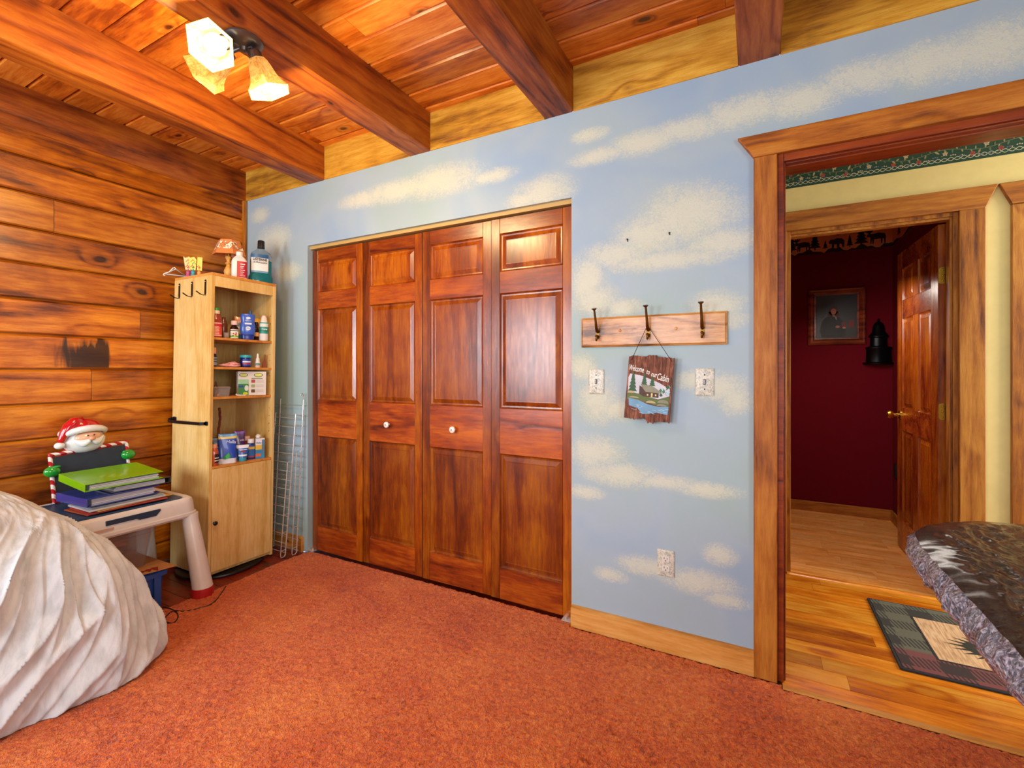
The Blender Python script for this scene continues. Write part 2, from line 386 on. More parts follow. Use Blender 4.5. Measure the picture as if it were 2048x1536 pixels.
# carpet as a dense pile surface
def carpet_mesh():
    x0, x1, y0, y1 = -2.76, 2.1, -.1, YW+.03
    dx = .009; nx = int((x1-x0)/dx); ny = int((y1-y0)/dx)
    import numpy as np
    rs = np.random.RandomState(4)
    X, Y = np.meshgrid(np.linspace(x0, x1, nx), np.linspace(y0, y1, ny))
    # wavy free edge on the left, follows the closet wall on the far side
    edge = -2.66+.012*np.sin(Y*9)+.02*np.sin(Y*2.3+1)
    X = np.maximum(X, edge+.0002*(X-x0))
    lim = np.where(X < CL0, YW-.005, np.where(X < CL1, YW+.028, np.where(X < XO, YW-.02, YW-.045)))
    Yc = np.minimum(Y, lim)
    Z = rs.normal(0, .0022, X.shape)+.0035*np.sin(X*7+np.sin(Y*5)*1.3)*np.sin(Y*6)*.5
    e = np.clip((X-edge)/.02, 0, 1); f = np.clip((lim-Yc)/.012, 0, 1)
    Z = Z*np.minimum(e, 1)+.004-(1-np.minimum(e, f))*.012
    co = np.stack([X+rs.normal(0, .0016, X.shape)*e, Yc+rs.normal(0, .0016, X.shape)*f, Z], -1).reshape(-1, 3)
    i = np.arange(ny-1)[:, None]*nx+np.arange(nx-1)[None]; q = np.stack([i, i+1, i+1+nx, i+nx], -1).reshape(-1, 4)
    me = bpy.data.meshes.new('carpet'); me.vertices.add(len(co)); me.vertices.foreach_set('co', co.ravel())
    me.loops.add(q.size); me.loops.foreach_set('vertex_index', q.ravel().astype('i'))
    me.polygons.add(len(q)); me.polygons.foreach_set('loop_start', (np.arange(len(q))*4).astype('i')); me.update(calc_edges=True)
    me.polygons.foreach_set('use_smooth', [True]*len(q)); me.materials.append(M['carpet'])
    o = bpy.data.objects.new('floor', me); C.objects.link(o); return tag(o, 'rust orange shag carpet', None, None, 'structure')
carpet_mesh()
bm = nb(); box(bm, -2.6, 2.1, -1.85, -.095, -.02, .003); struct('floor', bm, M['carpet'], 'rust orange carpet behind the viewer')
# hall floorboards, running along X
bm = nb(); box(bm, -1.6, 2.9, YW-.04, YR+.1, -.08, -.022)
y = YW-.035; random.seed(5)
while y < YH-.02:
    y1 = min(y+.098, YH-.02)
    cuts = [-1.5, random.uniform(-.8, .6), random.uniform(.9, 2.2), 2.9]
    for c, d in zip(cuts, cuts[1:]):
        if y1 > YD or True:
            x0 = max(c, -1.5 if y >= YD else XO); x1 = min(d, 2.9 if y >= YD else XO2)
            if x1 > x0: box(bm, x0+.0005, x1-.0005, y+.001, y1-.001, -.022, 0)
    y += .098
struct('floor', bm, M['hallwood'], 'glossy amber pine floorboards of the hall', smooth=False)
bm = nb(); y = YH-.02; random.seed(8)
while y < YR+.05:
    x = -.4+random.uniform(-.5, 0)
    while x < 1.5:
        L_ = random.uniform(.25, .5); box(bm, x+.0003, x+L_-.0003, y+.0004, y+.0625, -.022, .001); x += L_
    y += .063
struct('floor', bm, M['laminate'], 'pale strip laminate floor of the red room', smooth=False)
bm = nb(); prism(bm, [(YW-.05, 0), (YW-.02, 0), (YW-.025, .005), (YW-.045, .005)], XO, XO2, 'yz'); struct('trim_20', bm, M['base'], 'thin threshold strip between carpet and floorboards')
bm = nb(); prism(bm, [(YH-.03, 0), (YH+.01, 0), (YH+.002, .006), (YH-.022, .006)], .155, .93, 'yz'); struct('trim_21', bm, M['hallwood'], 'low threshold between boards and laminate')

# skirting boards
def baseboard(name, x0, x1, lab):
    bm = nb(); prism(bm, [(YW-.022, 0), (YW, 0), (YW, .098), (YW-.008, .098), (YW-.022, .088)], x0, x1, 'yz'); struct(name, bm, M['base'], lab)
baseboard('baseboard_back', CL1+.004, -.012, 'light pine skirting under the power outlet')
baseboard('baseboard_corner', XL+.03, CL0-.035, 'short pine skirting left of the closet')

# ---------------- closet: track, jamb, four leaves
bm = nb(); box(bm, CL0, CL1, YW+.018, YW+.075, CZ-.022, CZ+.0005); struct('trim_22', bm, plain('b99a5c', .5), 'beige bifold track across the top of the closet', smooth=False)
def raised(bm, x0, x1, z0, z1, yf, mi, m2):
    """moulded recess with a raised field"""
    st = [(0, 0), (.006, .009), (.014, .010), (.038, .001), (.040, .0025)]
    L = []
    for ins, dep in st: L.append([Vector((x0+ins, yf+dep, z0+ins)), Vector((x1-ins, yf+dep, z0+ins)), Vector((x1-ins, yf+dep, z1-ins)), Vector((x0+ins, yf+dep, z1-ins))])
    rings(bm, L, True, False, True, mi)
def panel_leaf(bm, w_, h_, t_, stile, rows, cols=1, mull=.09):
    """front at y=0 facing -Y, both faces moulded; rows = list of (z0, z1) panels"""
    box(bm, 0, stile, 0, t_, 0, h_, 0); box(bm, w_-stile, w_, 0, t_, 0, h_, 0)
    zc = 0
    for z0, z1 in rows+[(h_, h_)]:
        if z0-zc > .001: box(bm, stile+.0004, w_-stile-.0004, .0004, t_-.0004, zc, z0, 1)
        zc = z1
    pw = (w_-2*stile-(cols-1)*mull)/cols
    for z0, z1 in rows:
        for c in range(cols):
            x0 = stile+c*(pw+mull)
            if c: box(bm, x0-mull, x0, .0002, t_-.0002, z0, z1, 0)
            n0 = len(bm.verts)
            raised(bm, x0, x0+pw, z0, z1, 0, 0, 0)
            vs0 = set(bm.verts)
            box(bm, x0, x0+pw, .012, t_-.012, z0, z1, 0)
            raised(bm, x0, x0+pw, z0, z1, 0, 0, 0)
            bm.verts.ensure_lookup_table()
            for v in bm.verts[-20:]: v.co.y = t_-v.co.y
rows = [(.16, .765), (1.005, 1.61), (1.725, 1.925)]
lw = (CL1-CL0-.012)/4
knobbm = None
for di, (nm, lab) in enumerate((('door_1', 'left bifold pair of stained six panel closet leaves'), ('door_2', 'right bifold pair of stained six panel closet leaves'))):
    x0 = CL0+.004+di*2*lw+di*.006
    t = thing(nm, lab, None, (x0, YW+.036, .012), 0, kind='structure')
    for j in range(2):
        bm = nb(); panel_leaf(bm, lw-.003, 2.005, .032, .052, rows)
        lf = obj('leaf', bm, [M['doorv'], M['doorh']], t, (j*lw, .003*(1 if di == 0 else -1)*j, 0), (0, 0, R((-.35, .35)[j]) if di == 0 else R((.35, -.35)[j])), smooth=False, bevel=.0015, bseg=1)
        if (di, j) in ((0, 1), (1, 0)):
            bm = nb(); mt = Matrix.Rotation(R(90), 4, 'X')
            lathe(bm, [(.006, 0), (.007, .012), (.014, .016), (.0185, .022), (.0175, .029), (.012, .033), (.003, .034)], 24, 0, mat=mt)
            kx = .212 if di == 0 else .226
            kb = obj('knob', bm, M['porcelain'], lf, (kx, 0, .876), label='round white porcelain knob')
            bm = nb(); lathe(bm, [(.0035, 0), (.0035, .0022), (.001, .003)], 12, 0, mat=mt)
            # small brass screw in the centre of the knob
            b2 = nb(); lathe(b2, [(.0035, .0335), (.0035, .0355), (.0008, .036)], 12, 1, mat=mt); bm.free()
            me = kb.data; b3 = nb(); b3.from_mesh(me); tmp = bpy.data.meshes.new('s'); b2.to_mesh(tmp); b3.from_mesh(tmp); b3.to_mesh(me); b3.free(); b2.free(); bpy.data.meshes.remove(tmp); me.materials.append(M['iron'])
            finish(me, True)
bm = nb(); box(bm, CL0+.0, CL0+.045, YW+.005, YW+.04, .003, .008); box(bm, CL0, CL0+.004, YW+.005, YW+.04, .003, .028); tube(bm, [(CL0+.028, YW+.02, .004), (CL0+.028, YW+.02, .022)], .006)
obj('floor_bracket', bm, M['chrome'], label='small steel pivot bracket at left foot of closet doors', cat='bracket', group=None, loc=(0, 0, .004))
bm = nb(); box(bm, CL1-.05, CL1, YW-.004, YW+.03, .003, .010); box(bm, CL1-.004, CL1, YW-.004, YW+.03, .003, .028); tube(bm, [(CL1-.03, YW+.006, .004), (CL1-.03, YW+.006, .024)], .006)
obj('floor_bracket', bm, M['chrome'], label='small steel pivot bracket at right foot of closet doors', cat='bracket', loc=(0, 0, .004))

# ---------------- cased opening to the hall
def casing(bm, x0, x1, y0, y1, z0, z1):
    box(bm, x0, x1, y0, y1, z0, z1)
bm = nb(); casing(bm, -.014, .068, YW-.024, YW, 0, 2.063); struct('trim_23', bm, M['trimv'], 'upright casing left of the hall opening', bevel=.003)
bm = nb(); prism(bm, [(-.014, 2.063), (1.06, 2.063), (1.11, 2.152), (-.072, 2.152)], YW-.026, YW, 'xz'); struct('trim_24', bm, M['trimh'], 'head casing with slanted ends over the hall opening', bevel=.003)
bm = nb(); casing(bm, .972, 1.06, YW-.024, YW, 0, 2.063); struct('trim_25', bm, M['trimv'], 'upright casing right of the hall opening', bevel=.003)
bm = nb()
box(bm, .068, .09, YW-.004, YD+.004, 0, 2.065); box(bm, .09, .097, YW+.012, YD-.0, 0, 2.04); box(bm, XO2-.012, .972, YW-.004, YD+.004, 0, 2.065)
box(bm, .09, XO2-.012, YW-.004, YD+.004, 2.035, 2.0645); box(bm, .097, XO2-.012, YW+.03, YD, 2.022, 2.0348); box(bm, .097, XO2-.012, YW+.008, YW+.03, 2.028, 2.0348)
struct('trim_26', bm, wood('jamb_wood', '4e1606', '7c2e0c', '9e4a14', 'x', 1.0, 0, .35, coat=.3, varb=.1), 'dark stepped jamb lining of the hall opening', bevel=.0015)

# ================================================================== HALL
bm = nb()
DX0, DX1 = .155, .93
for a in ((-1.6, DX0, 0, HC), (DX0, DX1, 2.045, HC), (DX1, 1.215, 0, HC), (1.215, 1.99, 2.045, HC), (1.99, 2.9, 0, HC)): box(bm, a[0], a[1], YH, YH+.10, a[2], a[3])
struct('wall_hall', bm, M['cream'], 'cream hall wall under a green floral border', smooth=False)
bm = nb(); box(bm, -1.6, 2.9, YD, YR+.1, HC, HC+.05); struct('ceiling', bm, M['white'], 'white ceiling of the hall', smooth=False)
bm = nb(); box(bm, -1.65, -1.6, YD, YH, 0, HC); struct('wall_hall', bm, M['cream'], 'far left end of the hall', smooth=False)
bm = nb(); box(bm, 1.215, 1.99, YH+.05, YH+.08, 0, 2.045); struct('door_4', bm, M['doorv'], 'closed door at the far right of the hall', smooth=False)
# green border with lattice and vine
bt = thing('trim_27', 'dark green wallpaper border with flowering vine and cream lattice', None, (0, YH, 2.31), kind='structure')
bm = nb(); box(bm, -1.6, 2.9, -.0012, 0, 0, HC-2.31); obj('paper', bm, M['greenpaper'], bt, smooth=False)
bm = nb(); x = -.2
def flatstrip(bm, pts, w_, y, mi=0):
    prev = None
    for i, (a, b) in enumerate(pts):
        p0 = pts[max(i-1, 0)]; p1 = pts[min(i+1, len(pts)-1)]; d = Vector((p1[0]-p0[0], p1[1]-p0[1])).normalized(); n_ = Vector((-d.y, d.x))*w_/2
        cur = (bm.verts.new((a+n_.x, y, b+n_.y)), bm.verts.new((a-n_.x, y, b-n_.y)))
        if prev: bm.faces.new((prev[0], prev[1], cur[1], cur[0])).material_index = mi
        prev = cur
for ph in (0, pi):
    flatstrip(bm, [(-.1+i*.004, .022+.0085*sin(i*.004*2*pi/.052+ph)) for i in range(400)], .0026, -.0016)
obj('lattice', bm, plain('c9c6a4', .6), bt, smooth=False)
bm = nb(); random.seed(12)
def leaf(bm, x, z, L_, a, mi, y=-.0018, wd=.35):
    d = Vector((cos(a), sin(a))); n_ = Vector((-d.y, d.x))
    pts = [(0, 0), (.3, wd/2), (.65, wd/2.4), (1, 0), (.65, -wd/2.4), (.3, -wd/2)]
    bm.faces.new([bm.verts.new((x+(d.x*p+n_.x*q)*L_, y, z+(d.y*p+n_.y*q)*L_)) for p, q in pts]).material_index = mi
vine = [(-.1+i*.006, .064+.012*sin(i*.006*2*pi/.30)) for i in range(270)]
flatstrip(bm, vine, .0018, -.0016, 0)
for i in range(0, 270, 3):
    x, z = vine[i]; side = 1 if (i//3) % 2 else -1
    a = R(side*random.uniform(35, 110)); leaf(bm, x, z, random.uniform(.016, .028), a, random.choice((0, 0, 1, 2)))
    if i % 9 == 0:
        cx, cz = x+.006, z+side*.022
        for k_ in range(5): leaf(bm, cx, cz, .013, R(72*k_+20), 3 if (i//9) % 3 else 4, -.002, .7)
    if i % 6 == 0:
        for k_ in range(3): leaf(bm, x+.012*k_-.01, z+side*.034, .008, R(60*k_+30), random.choice((4, 5)), -.0019, .8)
obj('vine', bm, [plain('8a8458', .6), plain('a79a62', .6), plain('5b6a48', .6), plain('a8483c', .6), plain('c4ae84', .6), plain('6a6a8c', .6)], bt, smooth=False)
# hall door casings
HZ0, HZ1 = 2.050, 2.163
def hallcase(n0, x0, x1, ov0, ov1, labs):
    bm = nb(); box(bm, x0-.10, x0, YH-.022, YH, 0, HZ0); struct('trim_%d' % n0, bm, M['trimv'], labs[0], bevel=.003)
    bm = nb(); box(bm, x1, x1+.10, YH-.022, YH, 0, HZ0); struct('trim_%d' % (n0+1), bm, M['trimv'], labs[1], bevel=.003)
    bm = nb(); prism(bm, [(x0-.10, HZ0), (x1+.10, HZ0), (x1+.10+ov1, HZ1), (x0-.10-ov0, HZ1)], YH-.024, YH); struct('trim_%d' % (n0+2), bm, M['trimh'], labs[2], bevel=.003)
hallcase(28, DX0, DX1, .05, .047, ['left casing of the red room doorway', 'right casing of the red room doorway', 'head casing of the red room doorway'])
hallcase(31, 1.227, 1.99, .047, .05, ['left casing of the next hall door', 'right casing of the next hall door', 'head casing of the next hall door'])
bm = nb()
box(bm, DX1-.02, DX1, YH-.004, YH+.10, 0, 2.05); box(bm, DX1-.032, DX1-.02, YH+.006, YH+.06, 0, 2.03); box(bm, DX0, DX0+.02, YH-.004, YH+.10, 0, 2.05)
box(bm, DX0+.02, DX1-.02, YH-.004, YH+.10, 2.03, 2.05); box(bm, DX0+.02, DX1-.032, YH+.006, YH+.06, 2.016, 2.03)
struct('trim_34', bm, M['trimv'], 'stepped jamb of the red room doorway', bevel=.0015)

# ================================================================== RED ROOM
bm = nb(); box(bm, .05, 1.1, YR, YR+.05, 0, HC); struct('wall_redroom_back', bm, M['redwall'], 'dark red wall with a woodland border', smooth=False)
bm = nb(); box(bm, .962, 1.0, YH+.10, YR, 0, HC); struct('wall_redroom_right', bm, M['redwall'], 'dark red wall behind the open door', smooth=False)
bm = nb(); box(bm, .11, .152, YH+.10, YR, 0, HC); struct('wall_redroom_left', bm, M['salmon'], 'red wall at left of the red room', smooth=False)
bm = nb(); box(bm, .152, .962, YR-.018, YR, 0, .085); struct('baseboard_redroom_back', bm, M['trimh'], 'dark wood skirting on the red wall', bevel=.003)
bm = nb(); box(bm, .946, .962, YH+.1, YR-.018, 0, .085); struct('baseboard_redroom_right', bm, M['trimh'], 'wood skirting behind the open door', bevel=.003)
# woodland border
wt = thing('trim_35', 'tan wallpaper border with moose, bear and pine tree silhouettes', None, (0, YR, 2.215), kind='structure')
bm = nb(); box(bm, .152, .962, -.0012, 0, 0, .2); box(bm, .9605, .962, -1.35, -.0012, 0, .2); obj('paper', bm, plain('d08048', .6), wt, smooth=False)
bm = nb()
def pine(x, z, h, w_, y=-.002, f=None):
    f = f or (lambda a, b: (a, y, b))
    for k_ in range(5):
        z0 = z+h*(.12+.16*k_); ww = w_*(1-.17*k_)
        bm.faces.new([bm.verts.new(f(*p)) for p in ((x-ww/2, z0), (x+ww/2, z0), (x, z0+h*.30))])
    bm.faces.new([bm.verts.new(f(*p)) for p in ((x-w_*.06, z), (x+w_*.06, z), (x+w_*.06, z+h*.15), (x-w_*.06, z+h*.15))])
def poly(pts, ox, oz, s, y=-.0021, fx=1):
    bm.faces.new([bm.verts.new((ox+fx*a*s, y, oz+b*s)) for a, b in pts])
moose = [(-.5, .55), (-.42, .66), (-.34, .70), (-.28, .62), (.1, .68), (.42, .60), (.46, .42), (.44, 0), (.38, 0), (.36, .28), (.30, .30), (.28, 0), (.22, 0), (.20, .30), (-.12, .28), (-.16, 0), (-.22, 0), (-.22, .28), (-.28, 0), (-.33, 0), (-.32, .42), (-.44, .46), (-.52, .44)]
antler = [(-.40, .68), (-.62, .80), (-.58, .92), (-.50, .82), (-.46, .96), (-.40, .84), (-.30, .98), (-.28, .86), (-.12, .94), (-.20, .78), (-.34, .68)]
bear = [(-.5, .38), (-.44, .52), (-.34, .60), (-.20, .58), (0, .66), (.28, .62), (.44, .44), (.42, 0), (.30, 0), (.28, .22), (.16, .26), (.12, 0), (0, 0), (-.02, .24), (-.16, .24), (-.18, 0), (-.30, 0), (-.30, .28), (-.44, .30)]
hill = [(.152, -.0)]+[(.152+.81*i/30, .022+.016*sin(i*.9)+.010*sin(i*2.3)) for i in range(31)]+[(.962, -.0)]
bm.faces.new([bm.verts.new((a, -.0019, b)) for a, b in hill])
pine(.19, .03, .09, .06); pine(.262, .03, .15, .09); pine(.435, .03, .16, .09); pine(.51, .03, .075, .04); pine(.68, .03, .10, .05); pine(.758, .03, .17, .10); pine(.60, .135, .05, .04); pine(.56, .145, .035, .03)
poly(moose, .345, .03, .12); poly(antler, .345, .03, .12); poly(bear, .592, .035, .12); poly(moose, .86, .035, .13); poly(antler, .86, .035, .13)
for q in (.2, .5, .8, 1.05, 1.25): pine(-q, .03, .15, .10, f=lambda a, b: (.9602, a, b))
bm.faces.new([bm.verts.new((.9602, -.002-1.34*i/20, .02+.014*sin(i*1.1))) for i in range(21)]+[bm.verts.new((.9602, -1.342, 0)), bm.verts.new((.9602, -.002, 0))])
obj('silhouettes', bm, plain('160a08', .7), wt, smooth=False)
# six panel door, swung open into the red room
dt = thing('door_3', 'stained six panel door swung open into the red room', None, (.905, YH+.075, .012), R(91), kind='structure')
bm = nb(); panel_leaf(bm, .765, 2.0, .036, .11, [(.20, .80), (.95, 1.55), (1.67, 1.88)], 2, .10)
obj('leaf', bm, [M['doorv'], M['doory']], dt, (0, .0, 0), smooth=False, bevel=.0015, bseg=1)
for s, yy in ((1, -.0), (-1, .036)):
    bm = nb(); mt = T(.70, yy, .90) @ Matrix.Rotation(R(90 if s == 1 else -90), 4, 'X')
    lathe(bm, [(.030, 0), (.030, .006), (.012, .010), (.011, .035), (.026, .045), (.030, .058), (.022, .070), (.003, .073)], 24, mat=mt)
    obj('knob', bm, M['brass'], dt, label='round brass door knob')
for z in (1.72, .98, .22):
    bm = nb()
    # leaf plate on the hinge edge of the door and barrel
    prism(bm, rrect(-.002, .034, z-.045, z+.045, .012), -.004, -.0005, 'yz')
    for q in range(5): lathe(bm, [(.0065, 0), (.0065, .0165)], 12, c=(-.006, -.008, z-.045+.018*q))
    for dz in (-.03, 0, .03): ball(bm, (-.0045, .018, z+dz), .004, seg=8)
    prism(bm, rrect(-.03, -.006, z-.045, z+.045, .01), -.006, -.003, 'yz')
    obj('hinge', bm, M['brass'], dt, label='brass butt hinge')
# hanging ornament cluster on the knob side, gold twisted cord at door edge
bm = nb()
for k_ in range(9): ball(bm, (.962-.010, YH+.95, 1.62-.018*k_), .011, seg=8)
obj('beaded_garland', bm, M['brass'], label='short golden beaded garland on the red wall beside the open door edge', cat='garland')

# ================================================================== WALL ITEMS
def LT(x, y, z): return (x, y, z)
# portrait in the red room
px0, px1, pz0, pz1 = .385, .786, 1.43, 1.905
pt = thing('framed_portrait', 'dark wood framed oil portrait of a long haired man on the dark red wall', 'picture', ((px0+px1)/2, YR-.001, pz0))
W_, H_ = px1-px0, pz1-pz0
bm = nb(); L = []
for ins, dep in ((0, 0), (0, -.016), (.010, -.026), (.020, -.020), (.034, -.024), (.046, -.012), (.056, -.012), (.060, -.006)):
    L.append([Vector((-W_/2+ins, dep, ins)), Vector((W_/2-ins, dep, ins)), Vector((W_/2-ins, dep, H_-ins)), Vector((-W_/2+ins, dep, H_-ins))])
rings(bm, L, True, True, False)
obj('frame', bm, M['frame'], pt, smooth=False)
bm = nb(); box(bm, -W_/2+.058, W_/2-.058, -.008, -.005, .058, H_-.058); cv = obj('canvas', bm, plain('1d1c1a', .4, var=.3), pt, smooth=False)
def blob(bm, cx, cz, rx, rz, y, mi, n=18, a0=0, a1=360):
    bm.faces.new([bm.verts.new((cx+rx*cos(R(a0+(a1-a0)*i/n)), y, cz+rz*sin(R(a0+(a1-a0)*i/n)))) for i in range(n if a1-a0 == 360 else n+1)]).material_index = mi
bm = nb(); pc = [plain('0c1512', .5), plain('b06a4c', .5), plain('4a1c12', .5), plain('8e8474', .5), plain('2a2622', .5), plain('6e1e14', .5)]
bm.faces.new([bm.verts.new((a, -.0084, b)) for a, b in ((-.10, .06), (.06, .06), (.07, .14), (.045, .20), (.0, .25), (-.05, .25), (-.10, .20), (-.118, .12))]).material_index = 0
blob(bm, -.020, .285, .034, .040, -.0087, 2); blob(bm, -.045, .258, .014, .022, -.0087, 2); blob(bm, .008, .258, .014, .022, -.0087, 2)
blob(bm, -.018, .280, .019, .026, -.0091, 1); blob(bm, -.016, .243, .010, .006, -.0092, 3)
bm.faces.new([bm.verts.new((a, -.0091, b)) for a, b in ((-.012, .240), (.002, .236), (.006, .205), (-.002, .212))]).material_index = 3
blob(bm, .010, .150, .016, .010, -.0092, 1); blob(bm, .055, .140, .012, .009, -.0092, 1)
bm.faces.new([bm.verts.new((a, -.0086, b)) for a, b in ((.08, .14), (.12, .14), (.12, .205), (.09, .20))]).material_index = 5
bm.faces.new([bm.verts.new((a, -.0090, b)) for a, b in ((.038, .150), (.070, .150), (.062, .190), (.036, .186))]).material_index = 5
obj('painted_figure', bm, pc, cv, smooth=False)
# tiered metal pine wall pocket
bm = nb(); mt = T(.872, YR-.002, 1.262)
prof = [(.105, 0), (.108, .012), (.085, .02), (.082, .12), (.088, .128), (.088, .14), (.058, .150), (.056, .215), (.068, .222), (.066, .234), (.045, .262), (.038, .31), (.028, .335), (.006, .352), (.012, .362), (.002, .374)]
L = [[mt @ Vector((r*cos(-pi*k/16), r*sin(-pi*k/16)*.75, z)) for k in range(17)] for r, z in prof]
rings(bm, L)
obj('wall_sconce', bm, plain('16181a', .3, .8), label='dark tiered metal tree shaped sconce in the corner of the red room', cat='sconce')
# outlet on the red room wall seen as a small dark plate
bm = nb(); prism(bm, rrect(-.035, .035, -.057, .057, .006), -.006, 0, 'xz'); rz = obj('power_outlet', bm, plain('1a1214', .4), loc=(.9615, YR-.10, .42), rot=(0, 0, R(-90)), label='small dark outlet plate low on the red room wall', cat='outlet')
bm = nb()
for dz in (.02, -.02): prism(bm, rrect(-.015, .015, dz-.013, dz+.013, .006), -.0075, -.006, 'xz')
obj('socket', bm, M['black'], rz)

# light switches and outlet on the painted wall, splashed with the wall's clouds
def plate_mat():
    g = G('painted_over_plate'); co = g.obj(); n1 = g.noise(co, 70, 4, 1.5, .7)
    g.set(col=g.ramp(n1, [(.38, '8d958c'), (.5, 'c6c6b6'), (.7, 'dddcd0')]), rough=.35); return g.m
PM = plate_mat()
def switch(px, py, label, ww=.073):
    p = onY(px, py, YW); t = thing('light_switch', label, 'switch', (p.x, YW, p.z-.058))
    bm = nb(); L = []
    for ins, dep in ((0, 0), (0, -.003), (.003, -.0055), (.006, -.0062)): L.append([Vector((a, dep, b)) for a, b in rrect(-ww/2+ins, ww/2-ins, ins, .116-ins, .004)])
    rings(bm, L); obj('plate', bm, PM, t)
    bm = nb(); box(bm, -.005, .005, -.0075, -.0062, .046, .070); obj('slot', bm, plain('5a5e5a', .5), t)
    bm = nb(); prism(bm, [(-.006, .058), (-.017, .066), (-.019, .062), (-.010, .050)], -.0035, .0035, 'yz'); obj('toggle', bm, plain('b9c0c4', .3), t, bevel=.0008)
    for z in (.028, .088):
        bm = nb(); lathe(bm, [(.003, 0), (.003, .001), (.0005, .0016)], 10, mat=T(0, -.006, z) @ Matrix.Rotation(R(90), 4, 'X')); obj('screw', bm, M['iron'], t)
switch(1193, 763, 'light switch beside the closet, under left end of the coat rack')
switch(1409.5, 764, 'light switch nearest the hall opening, under right end of the coat rack')
p = onY(1332, 1126, YW); t = thing('power_outlet', 'white duplex outlet low on the blue wall above the skirting', 'outlet', (p.x, YW, p.z-.058))
bm = nb(); L = []
for ins, dep in ((0, 0), (0, -.003), (.003, -.0055), (.006, -.0062)): L.append([Vector((a, dep, b)) for a, b in rrect(-.036+ins, .036-ins, ins, .116-ins, .004)])
rings(bm, L); obj('plate', bm, PM, t)
for z in (.038, .078):
    bm = nb(); prism(bm, rrect(-.017, .017, z-.014, z+.014, .010), -.009, -.006); so = obj('socket', bm, plain('d6d6ce', .3), t, bevel=.0006)
    bm = nb(); box(bm, -.0075, -.0055, -.0094, -.0088, z-.001, z+.007); box(bm, .0055, .0075, -.0094, -.0088, z-.001, z+.006); prism(bm, rrect(-.0022, .0022, z-.0095, z-.005, .002), -.0094, -.0088); obj('slots', bm, M['black'], so)
# screw anchors left in the wall above the rack
for i, (px, py) in enumerate(((1255, 479), (1339, 466))):
    p = onY(px, py, YW); bm = nb(); lathe(bm, [(.0035, 0), (.004, .003), (.002, .006), (.002, .010)], 10, mat=T(p.x, YW, p.z) @ Matrix.Rotation(R(90), 4, 'X')); ball(bm, (p.x+.001, YW-.002, p.z-.007), .0028, seg=8)
    obj('wall_anchor', bm, M['iron'], label=['small dark anchor hole in the cloud, left of two', 'small dark anchor hole in the cloud, right of two'][i], cat='anchor', group='anchors above the coat rack')

# coat rack
rx0, rx1, rz0, rz1 = -.735, -.109, 1.3255, 1.4625
cr = thing('coat_rack', 'oak board coat rack with three brass hooks on the blue wall', 'coat rack', ((rx0+rx1)/2, YW, rz0))
RW, RH = rx1-rx0, rz1-rz0
bm = nb(); L = []
for ins, dep in ((0, 0), (0, -.010), (.006, -.014), (.008, -.0185), (.010, -.019)): L.append([Vector((-RW/2+ins, dep, ins)), Vector((RW/2-ins, dep, ins)), Vector((RW/2-ins, dep, RH-ins)), Vector((-RW/2+ins, dep, RH-ins))])
rings(bm, L); obj('board', bm, M['oak'], cr, smooth=False)
hx = []
for px, py in ((1196, 665), (1297, 660), (1405, 648)):
    x = onY(px, py, YW-.02).x-(rx0+rx1)/2; hx.append(x)
    bm = nb()
    prism(bm, rrect(x-.007, x+.007, .038, .078, .006), -.023, -.019)
    tube(bm, [(x, -.022, .070), (x, -.034, .072), (x, -.045, .085), (x, -.052, .110), (x-.001, -.062, .140), (x-.001, -.072, .165)], [.0078, .0076, .0066, .0057, .005, .0046], 10)
    lathe(bm, [(.0046, 0), (.011, .006), (.0115, .009), (.005, .010)], 14, mat=T(x-.001, -.072, .163) @ Matrix.Rotation(R(20), 4, 'X'))
    tube(bm, [(x, -.022, .050), (x, -.036, .040), (x, -.044, .030), (x, -.046, .038), (x, -.045, .046)], [.0055, .005, .0048, .0045, .004], 10); ball(bm, (x, -.045, .049), .0062, seg=10)
    obj('hook', bm, M['agedbrass'], cr, label='aged brass double hook')
for px, py in ((1240, 661), (1352, 657)):
    p = onY(px, py, YW-.02); bm = nb(); ball(bm, (p.x-(rx0+rx1)/2, -.019, p.z-rz0), .0065, 1, .6, 1, 12); obj('screw_cap', bm, M['ply'], cr)
# hanging welcome sign
sg = thing('welcome_sign', 'rustic carved cabin sign hanging from the middle brass hook by a cord', 'sign')
tl, tr, br_, bl = [onY(x, y, YW-.034) for x, y in ((1262, 706), (1351, 722), (1338, 848), (1247, 832))]
cen = (tl+tr+br_+bl)/4; ang = math.atan2((tr.z-tl.z), (tr.x-tl.x)); SWd = (tr-tl).length; SHt = ((tl-bl).length+(tr-br_).length)/2
sg.location = cen; sg.rotation_euler = (0, R(4), 0)
def signwood():
    g = G('weathered_sign_wood'); co = g.obj(); s_ = g.noise(g.vmath('MULTIPLY', co, (1, 1, .12)), 110, 4, .3, .7); b_ = g.noise(co, 30, 3)
    g.set(col=g.ramp(g.math('MULTIPLY_ADD', b_, .3, g.math('MULTIPLY', s_, .85)), [(.38, '2c120a'), (.58, '6e3c28'), (.8, 'b07a5c')]), rough=.7); g.bump(s_, .8, .004); return g.m
random.seed(21)
N = 26
def jag(i, s): return .006*noise.noise(Vector((i*.9, s, 0)))+.004*noise.noise(Vector((i*2.3, s, 3)))
top = [(-SWd/2+SWd*i/N, SHt/2+jag(i, 1)*1.3+(.006 if 10 < i < 17 else 0)-.004*(i < 2)) for i in range(N+1)]
bot = [(-SWd/2-.004+(SWd+.002)*i/N, -SHt/2+jag(i, 7)*1.3+(-.010 if 13 < i < 18 else .006 if 8 < i < 12 else 0)) for i in range(N+1)]
bm = nb(); prism(bm, bot+top[::-1], -.007, .007); obj('board', bm, signwood(), sg, smooth=False, bevel=.001)
SC = SWd/.90   # picture space: width .9
